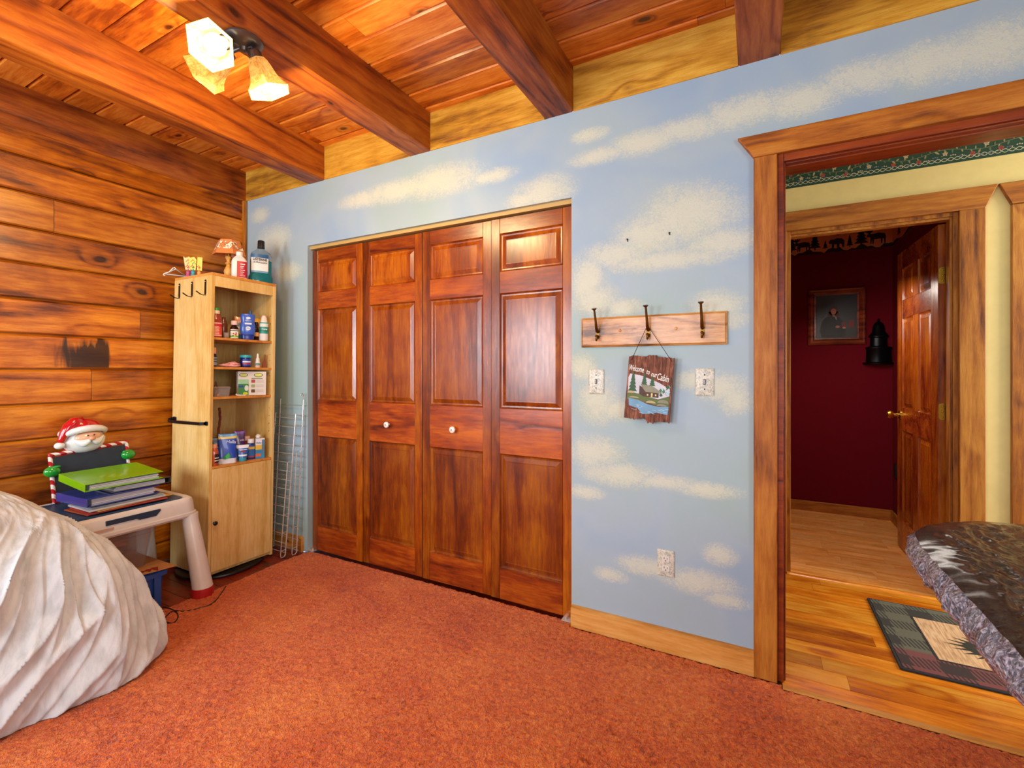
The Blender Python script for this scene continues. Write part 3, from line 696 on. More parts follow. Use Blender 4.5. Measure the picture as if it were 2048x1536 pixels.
sc_cols = [plain(c, .6, var=.2) for c in ('c8ccd6', '2d5a34', '8a8a74', '4a3026', '5a6e34', '6e9ec0', 'b8a67a', 'dcc98a', '3f7a58', 'a9d0e0')]
def pic(bm, pts, d, mi):
    bm.faces.new([bm.verts.new((a*SC, -.0072-d*.0004, b*SC)) for a, b in pts]).material_index = mi
bm = nb()
pic(bm, [(-.40, .28), (-.2, .26), (0, .20), (.2, .13), (.41, .02), (.41, -.2), (-.42, -.2), (-.43, .2)], 1, 0)   # snowy slope
pic(bm, [(-.43, -.10), (-.2, -.12), (0, -.17), (.2, -.20), (.41, -.12), (.41, -.34), (.1, -.32), (-.1, -.27), (-.43, -.25)], 2, 4)  # bank
pic(bm, [(-.40, -.22), (-.2, -.25), (.0, -.32), (.2, -.35), (.41, -.33), (.40, -.50), (.2, -.47), (0, -.52), (-.10, -.53), (-.2, -.42), (-.38, -.38)], 3, 5)  # water
for k_ in range(16):
    x, z = random.uniform(-.33, .33), random.uniform(-.44, -.27)-.06; pic(bm, [(x, z), (x+.08, z-.012), (x+.10, z-.022), (x+.02, z-.012)], 4, 9)
def spruce(x, z, h, w_):
    for k_ in range(5):
        z0 = z+h*(.05+.17*k_); ww = w_*(1-.17*k_); pic(bm, [(x-ww/2, z0), (x+ww/2, z0), (x, z0+h*.32)], 3.5+k_*.2, 1)
spruce(-.33, -.10, .44, .19); spruce(-.10, .05, .27, .14); spruce(.06, .05, .22, .13)
for k_ in range(14): x, z = .24+random.uniform(-.03, .15), random.uniform(-.12, .08); pic(bm, [(x-.03, z), (x, z-.035), (x+.035, z), (x, z+.045)], 4+k_*.05, (8, 9, 1, 0)[k_ % 4])
pic(bm, [(-.19, .05), (-.19, -.12), (-.10, -.17), (.20, -.17), (.20, -.08), (.26, -.06), (-.1, .0)], 5, 3)   # cabin walls
pic(bm, [(-.17, .08), (.06, .06), (.26, -.06), (.22, -.08), (-.06, -.07), (-.12, .0)], 6, 2)                   # roof
for a in ((-.03, -.145, .03, .035), (.05, -.165, .035, .075), (.13, -.14, .03, .035)): pic(bm, [(a[0], a[1]), (a[0]+a[2], a[1]), (a[0]+a[2], a[1]+a[3]), (a[0], a[1]+a[3])], 7, 7)
for cx, cz, rx_, rz_ in ((.06, -.28, .10, .05), (-.28, -.20, .10, .025), (.30, -.26, .11, .07), (.28, -.32, .10, .04), (-.36, -.11, .07, .05)):
    pic(bm, [(cx+rx_*cos(pi*i/10), cz+rz_*sin(pi*i/10)-.01) for i in range(11)], 8, 6 if cx < .2 else 2)
obj('painted_scene', bm, sc_cols, sg, smooth=False)

bmt = nb()
for wd, x, z, s_, w__, a in (('Welcome', -.275, .385, .17, .31, -7), ('to', -.035, .335, .15, .070, -9), ('our', .085, .290, .15, .115, -12), ('Cabin', .265, .235, .19, .235, -12)):
    tb = text(wd, s_*SC, .0008, bold=.0003)
    xs = [v.co.x for v in tb.verts]; k_ = w__*SC/(max(xs)-min(xs)); tb.transform(Matrix.Diagonal((k_, 1, 1, 1)))
    tb.transform(T(x*SC, -.0082, z*SC) @ Matrix.Rotation(R(-a), 4, 'Y'))
    me = bpy.data.meshes.new('t'); tb.to_mesh(me); tb.free(); bmt.from_mesh(me); bpy.data.meshes.remove(me)
obj('lettering', bmt, plain('eceae2', .5), sg, smooth=False)
hk = Vector(((rx0+rx1)/2+hx[1], YW-.036, rz0+.081))
im = Matrix.Translation(cen) @ Matrix.Rotation(R(4), 4, 'Y')
a1 = im @ Vector((-SWd/2+.013, -.008, SHt/2-.018)); a2 = im @ Vector((SWd/2-.008, -.008, SHt/2-.016))
bm = nb(); pts = [a1, a1.lerp(hk+Vector((-.006, 0, 0)), .5)+Vector((0, 0, -.001)), hk+Vector((-.006, 0, -.003)), hk+Vector((0, -.002, .003)), hk+Vector((.006, 0, -.003)), a2.lerp(hk+Vector((.006, 0, 0)), .5)+Vector((0, 0, -.001)), a2]
tube(bm, pts, .0014, 6); bm.transform(im.inverted()); obj('hanging_cord', bm, M['rope'], sg)

# ================================================================== CEILING LIGHT
LX, LY = -1.695, 1.062
cl = thing('ceiling_light', 'pewter ceiling light with three frosted hexagonal shades lit', 'light fixture', (LX, LY, ZB))
bm = nb(); lathe(bm, [(.060, .0), (.066, -.004), (.066, -.010), (.058, -.018), (.050, -.022), (.030, -.030), (.016, -.034), (.012, -.045), (.003, -.048)], 32); obj('canopy', bm, M['pewter'], cl)
def shade_mat():
    g = G('lit_frosted_shade'); nz = g.noise(g.obj(), 60, 4, 1.2, .7)
    col = g.ramp(nz, [(.35, '9a7436'), (.6, 'c8a870')])
    tr = g.n('ShaderNodeBsdfTranslucent', {'Color': col}); df = g.n('ShaderNodeBsdfPrincipled', {'Base Color': col, 'Roughness': .35})
    em = g.n('ShaderNodeEmission', {'Color': g.mix(1.0, col, lin('fff0c8'), 'MULTIPLY'), 'Strength': .6})
    mx = g.n('ShaderNodeMixShader', {0: .35, 1: df, 2: tr}); ad = g.n('ShaderNodeAddShader', {0: mx, 1: em})
    g.t.links.new(ad.outputs[0], g.t.nodes['Material Output'].inputs[0]); return g.m
SHM = shade_mat()
bulbm = plain('fff6e0', .3); g = G('lit_bulb'); g.set(col=lin('fff2d8'), emis=lin('fff0cc'), emit=9.0); bulbm = g.m
for az, tilt, so, ap in ((-56, 50, .050, -112), (190, 68, .056, 186), (66, 22, .030, 30)):
    d = Vector((cos(R(az)), sin(R(az)), 0)); axis = (d*sin(R(tilt))+Vector((0, 0, -cos(R(tilt))))).normalized()
    dp = Vector((cos(R(ap)), sin(R(ap)), 0)); neck = Vector((0, 0, -.030))+dp*so
    bm = nb(); tube(bm, [Vector((0, 0, -.026)), Vector((0, 0, -.030))+dp*.022, neck, neck+axis*.018], .0075, 10)
    q = axis.to_track_quat('Z', 'Y').to_matrix().to_4x4(); mt = T(*(neck+axis*.014)) @ q
    lathe(bm, [(.010, -.006), (.021, 0), (.024, .010), (.024, .026), (.020, .030)], 24, mat=mt)
    arm = obj('arm', bm, M['pewter'], cl)
    bm = nb(); L = []
    mt = mt @ Matrix.Diagonal((1.16, 1.16, 1.12, 1))
    prof = [(.026, .026), (.034, .040), (.040, .060), (.046, .085), (.056, .108), (.071, .128), (.069, .1285), (.053, .106), (.0435, .085), (.0375, .060), (.0315, .042), (.024, .028)]
    for r, z in prof:
        L.append([mt @ Vector((r*cos(2*pi*k_/6+.3), r*sin(2*pi*k_/6+.3), z)) for k_ in range(6)])
    rings(bm, L, True, False, False)
    obj('lamp_shade', bm, SHM, cl, smooth=False, bevel=.001)
    bm = nb(); lathe(bm, [(.012, .024), (.013, .045), (.022, .066), (.030, .088), (.029, .104), (.020, .118), (.004, .124)], 24, mat=mt)
    obj('bulb', bm, bulbm, cl)
    pl = bpy.data.lights.new('bulb_light', 'POINT'); pl.energy = 12; pl.color = (1, .74, .38); pl.shadow_soft_size = .02
    po = bpy.data.objects.new('bulb_light', pl); po.location = Vector((LX, LY, ZB))+(mt @ Vector((0, 0, .185))); C.objects.link(po)

# ================================================================== CORNER SHELF UNIT
CX, CY0, CY1, CD, CH = -2.79, 1.535, 1.938, .40, 1.760     # front plane, left and right sides, depth, height
CW = CY1-CY0
CM = T(CX, CY0, .026) @ Matrix.Rotation(R(-0.9), 4, 'X') @ Matrix.Rotation(R(90), 4, 'Z')
# local frame of the unit: x to the right seen from the front, y into it, z up
cb = thing('shelf_cabinet', 'tall narrow beech shelf cabinet with a door below, in the room corner', 'cabinet'); cb.matrix_world = CM
th = .016
bm = nb(); box(bm, 0, th, .001, CD, 0, CH-th); box(bm, CW-th, CW, .001, CD, 0, CH-th); box(bm, th, CW-th, CD-.22*0-.006, CD, 0, CH-th); box(bm, th, CW-th, .02, CD-.01, .0, th)
obj('body', bm, M['beech'], cb, smooth=False)
bm = nb(); box(bm, 0, CW, 0, CD, CH-th, CH); obj('top_board', bm, M['beechedge'], cb, smooth=False, bevel=.001)
bm = nb(); box(bm, th, CW-th, .004, .020, CH-.078, CH-th); obj('fascia', bm, M['beech'], cb, smooth=False)
SZ = [1.385, 1.212, 1.036, .632]                 # shelf tops in the unit's frame
for i, z in enumerate(SZ):
    bm = nb(); box(bm, th, CW-th, .012 if i < 3 else .002, CD-.01, z-.014, z); obj('shelf', bm, M['beechedge'], cb, smooth=False)
bm = nb(); box(bm, th+.002, CW-th-.002, -.001, .015, .022, SZ[3]-.016); dr = obj('door', bm, M['beech'], cb, smooth=False, bevel=.0012)
bm = nb(); lathe(bm, [(.006, 0), (.006, .008), (.012, .014), (.0125, .019), (.008, .023), (.001, .024)], 20, mat=T(.030, -.001, .305) @ Matrix.Rotation(R(90), 4, 'X')); obj('knob', bm, M['black'], dr, label='round black knob')
for x in (CW-th-.0006,):
    for z in (1.55, 1.50, 1.12, 1.16, 1.30, 1.26, .95, .90, .85, .80, 1.42):
        bm = nb(); tube(bm, [(x+.0003, .03, z), (x-.0006, .03, z)], .0025, 8)
        obj('peg_hole', bm, M['black'], cb)
# black strap handle and hooks on the left side
bm = nb()
def cab(x, y, z): return CM @ Vector((x, y, z))
z = .882
pts = [(-.000, .385, z+.012), (-.004, .40, z+.010), (-.020, .402, z+.004), (-.030, .385, z), (-.034, .34, z-.002), (-.034, .10, z), (-.030, .045, z), (-.012, .035, z), (-.002, .035, z)]
for a, b in zip(pts, pts[1:]):
    for s_ in (0,):
        A, B = Vector(a), Vector(b); vs = []
        for p_ in (A, B):
            vs.append([p_+Vector((0, 0, -.009)), p_+Vector((-.0035, 0, -.009)), p_+Vector((-.0035, 0, .009)), p_+Vector((0, 0, .009))])
        rings(bm, vs)
prism(bm, rrect(.352, .39, z+.0, z+.024, .008), -.004, -.0005, 'yz'); prism(bm, rrect(.018, .045, z-.012, z+.012, .006), -.004, -.0005, 'yz')
obj('towel_bar', bm, M['iron'], cb, smooth=False, bevel=.0008, label='dark iron strap bar')
for y in (.343, .205, .065):
    bm = nb(); zt = 1.722
    prism(bm, rrect(y-.007, y+.007, zt-.085, zt, .0068), -.0035, -.0005, 'yz')
    L = []
    for p_ in ((-.002, zt-.084), (-.010, zt-.092), (-.030, zt-.088), (-.052, zt-.074)): L.append([Vector((p_[0], y-.006, p_[1])), Vector((p_[0], y+.006, p_[1])), Vector((p_[0], y+.006, p_[1]-.003)), Vector((p_[0], y-.006, p_[1]-.003))])
    rings(bm, L); ball(bm, (-.004, y, zt-.012), .0028, seg=8, mi=1)
    obj('coat_hook', bm, [M['iron'], M['chrome']], cb, smooth=False, label='black iron hook')
bm = nb(); box(bm, CW, CW+.018, .03, .045, .855, .885); obj('side_catch', bm, M['black'], cb, smooth=False)
bm = nb(); tube(bm, [(CW, .06, 1.53), (CW+.02, .06, 1.535)], .0022, 6); obj('side_peg', bm, M['black'], cb)
# black turntable under the unit
bm = nb(); lathe(bm, [(.005, .0), (.232, .0), (.238, .005), (.236, .013), (.23, .016), (.005, .016)], 56, c=(CX-.196, (CY0+CY1)/2-.012, 0)); obj('turntable', bm, M['black'], label='flat black round base under the shelf cabinet', cat='turntable')

# ---- helpers for the bottles: local x right, -y toward the viewer
def place(px, dep, z):                           # point on a shelf, seen at photo column px, dep metres behind the front
    p = onX(px, 700, CX-dep); loc = CM.inverted() @ Vector((CX-dep, p.y, z)); loc = Vector((loc.x, dep, z)); return CM @ loc
def item(name, px, dep, z, label, cat, yaw=66, group=None):
    p = place(px, dep, z+.0006); return thing(name, label, cat, p, tuple((Matrix.Rotation(R(-0.9), 3, 'X') @ Matrix.Rotation(R(yaw), 3, 'Z')).to_euler()), group)
def ovl(bm, prof, seg=28, dx=1, dy=1, c=(0, 0, 0), mi=0, pw=2.0):
    """superellipse lathe for oval and boxy bottles"""
    L = []
    for r, z in prof:
        lp = []
        for k_ in range(seg):
            a = 2*pi*k_/seg; ca, sa = cos(a), sin(a)
            lp.append(Vector((c[0]+max(r, 1e-4)*dx*math.copysign(abs(ca)**(2/pw), ca), c[1]+max(r, 1e-4)*dy*math.copysign(abs(sa)**(2/pw), sa), c[2]+z)))
        L.append(lp)
    rings(bm, L, True, True, True, mi)
def label_wrap(parent, name, r, dx, dy, z0, z1, mats, a0=-150, a1=-30, pw=2.0, grow=.0006, bands=None):
    bm = nb(); n = 22; zs_ = [z0+(z1-z0)*i/10 for i in range(11)]; V_ = []
    for z in zs_:
        row = []
        for k_ in range(n+1):
            a = R(a0+(a1-a0)*k_/n); ca, sa = cos(a), sin(a); rr = (r(z) if callable(r) else r)
            row.append(bm.verts.new((rr*dx*math.copysign(abs(ca)**(2/pw), ca)*(1+grow/ max(rr*dx, .01)), rr*dy*math.copysign(abs(sa)**(2/pw), sa)*(1+grow/max(rr*dy, .01)), z)))
        V_.append(row)
    for i in range(10):
        mi = 0
        if bands:
            for q, (f0, f1) in enumerate(bands):
                if f0 <= (i+.5)/10 < f1: mi = q+1
        for k_ in range(n): bm.faces.new((V_[i][k_], V_[i][k_+1], V_[i+1][k_+1], V_[i+1][k_])).material_index = mi
    return obj(name, bm, mats, parent)
def wtext(parent, name, s, size, y, z, col, x=0, aspect=1, bold=.0001, rot=0, curve=None, depth=.0004):
    bm = text(s, size, depth, bold, aspect=aspect)
    if rot: bm.transform(Matrix.Rotation(R(rot), 4, 'Y'))
    if curve:
        for v in bm.verts:
            rx, ry = curve; t_ = max(-1, min(1, (v.co.x+x)/rx)); v.co.y += -(ry*math.sqrt(1-t_*t_))-.0012
        bm.transform(T(x, 0, z))
    else: bm.transform(T(x, y, z))
    return obj(name, bm, plain(col, .5), parent, smooth=False)
def glass(col, rough=.08, trans=.9):
    g = G('clear_'+col); g.set(col=lin(col), rough=rough, trans=trans, ior=1.4); return g.m
TOPZ = CH

# -- on top of the unit
t = item('mouthwash_bottle', 521, .085, TOPZ, 'large blue-green mouthwash bottle with black cap on top of the cabinet', 'bottle')
bp = [(.066, 0), (.070, .006), (.070, .042), (.064, .054), (.062, .062), (.062, .180), (.056, .198), (.030, .218), (.020, .226), (.020, .236)]
bm = nb(); ovl(bm, bp, 32, 1, .62, pw=3); g = G('thin_clear_plastic'); g.set(col=lin('e8f4f4'), rough=.05, trans=1.0, ior=1.08); obj('bottle', bm, g.m, t)
bm = nb(); ovl(bm, [(.064, .002), (.067, .008), (.067, .040), (.061, .053), (.059, .062), (.059, .150), (.0, .1505)], 32, 1, .62, pw=3); g = G('teal_liquid'); g.set(col=lin('0a8c92'), rough=.1, trans=.15); obj('liquid', bm, g.m, t)
bm = nb(); L = [[Vector(((.021 if k_ % 2 else .0196)*f*cos(2*pi*k_/36), (.021 if k_ % 2 else .0196)*f*sin(2*pi*k_/36), z)) for k_ in range(36)] for f, z in ((1.05, .232), (1.0, .238), (.96, .278), (.85, .282))]; rings(bm, L); obj('cap', bm, M['black'], t)
lb = label_wrap(t, 'label', .062, 1, .62, .066, .186, [plain('6c98b8', .4), plain('dfe2e0', .4), plain('dcdedc', .4), plain('1c5686', .4)], -158, -62, 3, bands=((.12, .38), (.42, .78), (.8, .98)))
wtext(lb, 'lettering', 'LISTERINE', .023, -.0412, .150, '161c22', x=-.012, aspect=.80, bold=.0006)
wtext(lb, 'lettering', 'ULTRACLEAN', .0145, -.0412, .131, '2a3038', x=-.012, aspect=.9, bold=.0002)
t = item('alcohol_bottle', 478, .10, TOPZ, 'white rubbing alcohol bottle with red label on top of the cabinet', 'bottle', 62)
bm = nb(); ovl(bm, [(.040, 0), (.043, .004), (.043, .112), (.040, .126), (.030, .142), (.018, .152), (.0165, .158)], 28, 1, .66, pw=3.2); obj('bottle', bm, plain('e8dcd4', .35, sss=.1), t)
bm = nb(); lathe(bm, [(.0185, .156), (.0185, .176), (.017, .178), (.001, .178)], 24); obj('cap', bm, plain('eee6e2', .35), t)
lb = label_wrap(t, 'label', .043, 1, .66, .016, .116, [plain('b81830', .45)], -100, -8, 3.2)
for k_, (zz, ss) in enumerate(((.098, .010), (.084, .0075), (.074, .0075), (.060, .005), (.048, .005), (.036, .005), (.026, .005))):
    bm = nb(); box(bm, .004, .030-(k_ % 3)*.005, -.0302, -.0292, zz-ss*.3, zz+ss*.3); obj('print', bm, plain('f0dcdc', .5), lb, smooth=False)
# small table lamp
t = item('table_lamp', 457, .205, TOPZ, 'small turned wood table lamp with orange landscape shade on the cabinet', 'lamp', 40)
bm = nb(); lathe(bm, [(.036, 0), (.038, .006), (.034, .014), (.020, .020), (.017, .030), (.024, .045), (.028, .062), (.022, .085), (.014, .100), (.013, .108), (.020, .114), (.020, .120), (.012, .126), (.014, .140), (.020, .150), (.018, .160), (.008, .164), (.008, .19)], 28); obj('base', bm, M['ply'], t)
bm = nb(); lathe(bm, [(.012, .164), (.013, .195), (.009, .197)], 18); obj('socket', bm, M['brass'], t)
def shade_pic():
    g = G('parchment_landscape_shade'); co = g.obj(); z = g.n('ShaderNodeSeparateXYZ', {0: co}).outputs[2]; nz = g.noise(co, 34, 3, 1.2, .6); n2 = g.noise(co, 60, 2)
    band = g.math('MULTIPLY', g.map(z, .196, .204), g.map(z, .252, .244))
    m = g.math('MULTIPLY', band, g.math('GREATER_THAN', nz, .53))
    dk = g.math('MULTIPLY', band, g.math('MULTIPLY', g.math('GREATER_THAN', nz, .46), g.math('LESS_THAN', nz, .50)))
    col = g.mix(m, g.mix(g.math('MULTIPLY', n2, .6), lin('c8702c'), lin('e29a58')), lin('f4e6d0')); col = g.mix(dk, col, lin('7a4a1c'))
    g.set(col=col, rough=.6); return g.m
bm = nb(); L = []
for r, z in ((.100, .166), (.062, .262), (.060, .262), (.097, .166)): L.append([Vector((r*cos(2*pi*k_/6), r*sin(2*pi*k_/6)*.85, z)) for k_ in range(6)])
L.append(L[0]); rings(bm, L, True, False, False); obj('lamp_shade', bm, shade_pic(), t, smooth=False)
bm = nb(); tube(bm, [(-.058, 0, .258), (0, 0, .235), (.058, 0, .258)], .0015, 6); tube(bm, [(0, 0, .235), (0, 0, .19)], .002, 6); obj('shade_support', bm, M['brass'], t)
# three novelty stands with yellow paper toppers
for i, (px, dep, c1, c2) in enumerate(((376, .305, 'b84c86', 'e8d090'), (386, .275, '3a9ab4', 'f0d860'), (398, .255, 'd89a58', 'f2d45c'))):
    t = item('novelty_stand', px, dep, TOPZ, ['pink novelty stand with pointed cream card, leftmost on the cabinet top', 'turquoise novelty stand with patterned yellow card, middle of three on the cabinet', 'tan novelty stand with plain yellow card, right of three on the cabinet'][i], 'ornament', 58, 'novelty stands on the cabinet')
    bm = nb(); lathe(bm, [(.013, 0), (.015, .004), (.012, .014), (.009, .022), (.011, .030), (.010, .038), (.005, .043), (.003, .052)], 18); obj('base', bm, plain(c1, .3), t)
    bm = nb(); sh = [(-.014, .048), (.012, .046), (.016, .11), (.004, .128), (-.016, .120), (-.026, .128)] if i < 2 else [(-.012, .046), (.014, .046), (.016, .128), (-.010, .128)]
    prism(bm, sh, -.0015, .0015); cd = obj('card', bm, plain(c2, .5), t, smooth=False)
    bm = nb()
    for k_, (a, b) in enumerate(((-.004, .070), (.004, .088), (-.002, .104))[:3 if i < 2 else 1]):
        n0 = len(bm.faces); flatstrip(bm, [(a-.010, b-.008), (a, b+.006), (a+.009, b-.006)], .004, -.0022, k_)
    blob(bm, 0, .062, .006, .006, -.0021, 2 if i == 0 else 1)
    obj('print', bm, [plain('b83a28', .5), plain('2c8a4a' if i == 1 else 'd8662c', .5), plain('c8501c', .5)], cd, smooth=False)
# white and blue hanger lying on top, hanging past the left edge
p = place(356, .33, TOPZ); t = thing('clothes_hanger', 'small white and pale blue plastic hanger lying on the cabinet edge', 'hanger', p+Vector((0, -.015, .002)), (0, 0, R(68)))
bm = nb(); tube(bm, [(-.052, 0, .006), (.055, 0, .004), (.002, 0, .042), (-.052, 0, .006)], .0028, 8); obj('bar', bm, plain('a8d4e8', .35), t)
bm = nb(); tube(bm, [(.002, 0, .042), (-.003, -.002, .050), (-.012, -.002, .046), (-.030, -.003, .020), (-.056, -.003, .006), (-.058, -.003, -.002), (-.050, -.003, -.004)], .0028, 8); obj('hook', bm, plain('efece6', .35), t)

# -- first shelf
z1 = SZ[0]
t = item('vitamin_bottle', 432, .045, z1, 'red labelled jug-like bottle with green cap, left on the upper shelf', 'bottle', 70)
g = G('pink_syrup'); g.set(col=lin('b04a3a'), rough=.15, trans=.3)
bm = nb(); ovl(bm, [(.026, 0), (.029, .004), (.029, .100), (.025, .118), (.019, .132), (.016, .146)], 26, 1, .8); obj('bottle', bm, g.m, t)
bm = nb(); lathe(bm, [(.0175, .140), (.0175, .158), (.0165, .160), (.001, .160)], 22); obj('collar', bm, plain('eed8c8', .4), t)
bm = nb(); lathe(bm, [(.018, .1605), (.018, .172), (.016, .175), (.001, .176)], 22); obj('cap', bm, plain('2a9a34', .35), t)
lb = label_wrap(t, 'label', .029, 1, .8, .008, .088, [plain('f0b0a0', .5), plain('cc1c30', .5), plain('e45038', .5)], -160, -20, bands=((.72, .95), (.1, .7)))
bm = nb()
for k_ in range(6): box(bm, -.012, .012-.003*(k_ % 2), -.0252, -.0242, .022+.008*k_, .025+.008*k_)
obj('print', bm, plain('f8e0c0', .5), lb, smooth=False)
t = item('brown_bottle', 447, .13, z1, 'tall translucent brown bottle behind the red labelled bottle', 'bottle')
bm = nb(); ovl(bm, [(.018, 0), (.021, .004), (.021, .09), (.018, .108), (.010, .120), (.010, .135), (.001, .136)], 22, 1, .7); obj('bottle', bm, glass('9a5a3a', .15, .6), t)
t = item('measuring_cup', 452, .05, z1, 'tiny clear plastic dosing cup on the upper shelf', 'cup')
bm = nb(); lathe(bm, [(.0125, 0), (.0175, .034), (.0165, .034), (.0115, .0015), (.0005, .0015)], 22, cap=False); obj('cup', bm, glass('f4ece8', .1, .85), t)
t = item('medicine_bottle', 468, .06, z1, 'small dark bottle with square white picture label on the upper shelf', 'bottle')
bm = nb(); ovl(bm, [(.022, 0), (.0235, .003), (.0235, .062), (.020, .072), (.012, .080), (.012, .086)], 24, 1, .8, pw=3); obj('bottle', bm, glass('301410', .15, .3), t)
bm = nb(); lathe(bm, [(.0185, .086), (.0185, .110), (.017, .112), (.001, .112)], 20); obj('cap', bm, plain('ecc8c0', .4), t)
lb = label_wrap(t, 'label', .0235, 1, .8, .004, .058, [plain('eeece6', .5), plain('70b838', .5), plain('282828', .5)], -150, -30, 3, bands=((.1, .3), (.78, .9)))
bm = nb()
for a, b, r_, mi in ((-.006, .032, .005, 0), (.006, .026, .006, 0), (.008, .036, .004, 1), (-.008, .020, .004, 1), (.0, .018, .006, 2)): blob(bm, a, b, r_, r_, -.0203, mi, 12)
obj('print', bm, [plain('c84a40', .5), plain('7a2020', .5), plain('a8e050', .5)], lb, smooth=False)
def pouch(px, dep, z, wd, ht, cols, bands, label, yaw=60, nm='snack_pouch', th_=.016, zb=0):
    t = item(nm, px, dep, z, label, 'pouch', yaw)
    bm = nb(); n = 12; L = []
    for i in range(n+1):
        v = i/n; f = (1-v)**.6*1.0; zz = ht*v; tk = th_*(1-v**1.6)+.0012; ww = wd/2*(1-.05*sin(pi*v))
        L.append([Vector((ww*math.copysign(abs(cos(a))**.45, cos(a)), tk*sin(a)*(1+.12*sin(6*a+v*8)), zz+.003*cos(2*a)*(v > .9))) for a in [2*pi*k_/28 for k_ in range(28)]])
    vv = rings(bm, L)
    bm.faces.ensure_lookup_table()
    for f_ in bm.faces:
        cz = sum(v.co.z for v in f_.verts)/len(f_.verts)/ht
        f_.material_index = 0
        for q, (b0, b1) in enumerate(bands):
            if b0 <= cz < b1: f_.material_index = q+1
    obj('bag', bm, [plain(c, .3, coat=.3) for c in cols], t, sharp=60)
    return t
t = pouch(483, .14, z1, .085, .152, ['3c6c84', 'd87a34', 'c8b040', 'e8e0d0'], [(.78, 1.1), (.25, .5), (.5, .56)], 'orange and blue snack pouch behind the blue lotion bottle', 62)
wtext(t, 'lettering', 'Co', .016, -.012, .128, 'b03a18', x=-.02)
t = item('lotion_bottle', 495, .035, z1, 'blue curved lotion bottle standing on its dark cap, centre of the upper shelf', 'bottle', 64)
bm = nb(); ovl(bm, [(.030, .024), (.037, .034), (.043, .060), (.041, .090), (.037, .108), (.040, .130), (.041, .150), (.038, .159), (.030, .161)], 32, 1, .5, pw=2.4); obj('bottle', bm, plain('3a62c8', .25, coat=.3), t)
bm = nb(); ovl(bm, [(.033, 0), (.034, .003), (.037, .030), (.035, .034)], 32, 1, .5, pw=2.4); obj('cap', bm, plain('14308c', .25), t)
bm = nb()
blob(bm, 0, .134, .013, .007, -.0212, 0, 18); blob(bm, 0, .070, .014, .012, -.0224, 0, 18); box(bm, -.019, .019, -.0205, -.0195, .094, .104)
obj('print', bm, plain('dfe8f0', .4), t, smooth=False)
wtext(t, 'lettering', 'Lubriderm', .0085, -.0226, .117, 'e8eef4'); wtext(t, 'lettering', 'lotion', .010, -.0232, .071, '3a62c8')
bm = nb(); lathe(bm, [(.009, 0), (.0095, .165), (.010, .19), (.001, .19)], 16); ob = obj('capped_bottle', bm, plain('2a5c8c', .3), loc=place(500, .105, z1+.002), rot=(R(-.9), 0, 0), label='blue capped bottle standing behind the lotion bottle', cat='bottle')
t = item('amber_bottle', 512, .055, z1, 'dark amber bottle with pale label between lotion and white spray bottle', 'bottle')
bm = nb(); lathe(bm, [(.014, 0), (.0155, .003), (.0155, .07), (.012, .082), (.008, .09), (.008, .10)], 22); obj('bottle', bm, glass('3a1a08', .1, .5), t)
lb = label_wrap(t, 'label', .0155, 1, 1, .026, .052, [plain('e0b070', .5)], -170, -10)
bm = nb(); lathe(bm, [(.010, .098), (.010, .118), (.001, .119)], 18); obj('cap', bm, M['black'], t)
t = item('yellow_carton', 512, .13, z1, 'small carton with yellow top at the back of the upper shelf', 'carton')
bm = nb(); box(bm, -.026, .026, -.014, .014, 0, .118, 0); box(bm, -.026, .026, -.014, .014, .1182, .150, 1); obj('box', bm, [plain('8a4a20', .5), plain('e8ae28', .5)], t, smooth=False, bevel=.001)
t = item('saline_bottle', 527, .035, z1, 'white and teal spray bottle with angled nozzle, right on the upper shelf', 'bottle')
bm = nb(); ovl(bm, [(.024, 0), (.026, .003), (.026, .110), (.023, .118), (.0205, .124)], 26, 1, .85); obj('bottle', bm, plain('eceeec', .35), t)
lb = label_wrap(t, 'label', .026, 1, .85, .046, .118, [plain('2aa094', .4), plain('e8efec', .4), plain('128078', .4)], -165, -15, bands=((.62, .88), (.2, .3)))
wtext(lb, 'lettering', 'Care', .016, -.0235, .074, 'f0f4f2', bold=.0003)
bm = nb(); ovl(bm, [(.0205, .124), (.020, .130), (.016, .150), (.009, .162), (.003, .165)], 22, 1, .85); obj('nozzle', bm, plain('f2e6de', .3), t)

# -- second shelf
z2 = SZ[1]
t = item('dropper_bottle', 427, .035, z2, 'dark dropper bottle with tan cap and grey label, left on the second shelf', 'bottle')
bm = nb(); lathe(bm, [(.015, 0), (.017, .003), (.017, .060), (.012, .070), (.010, .076)], 22); obj('bottle', bm, plain('1c1a20', .2), t)
lb = label_wrap(t, 'label', .017, 1, 1, .008, .056, [plain('8a98a4', .5), plain('20242a', .5)], -170, 0, bands=((.7, .8), (.4, .47)))
bm = nb(); lathe(bm, [(.0125, .076), (.0125, .104), (.011, .112), (.001, .113)], 18); obj('cap', bm, plain('d89a78', .4), t)
t = item('wash_cloth', 458, .05, z2, 'crumpled pink striped cloth on the second shelf', 'cloth', 66)
def cloth_lump(cx, cy, z0, rx_, ry_, rz_, seed_, st=0):
    bm = nb(); L = []
    for i in range(13):
        a = pi*i/12
        L.append([Vector((cx+rx_*sin(a)*cos(b)*(1+.25*noise.noise(Vector((cos(b)*2, i*.5, seed_)))), cy+ry_*sin(a)*sin(b)*(1+.2*noise.noise(Vector((i*.4, sin(b)*2, seed_)))), max(z0, z0+rz_*(1-cos(a))*.5+rz_*.35*noise.noise(Vector((cos(b)*1.6, sin(b)*1.6+i*.4, seed_)))))) for b in [2*pi*k_/24 for k_ in range(24)]])
    rings(bm, L); return bm
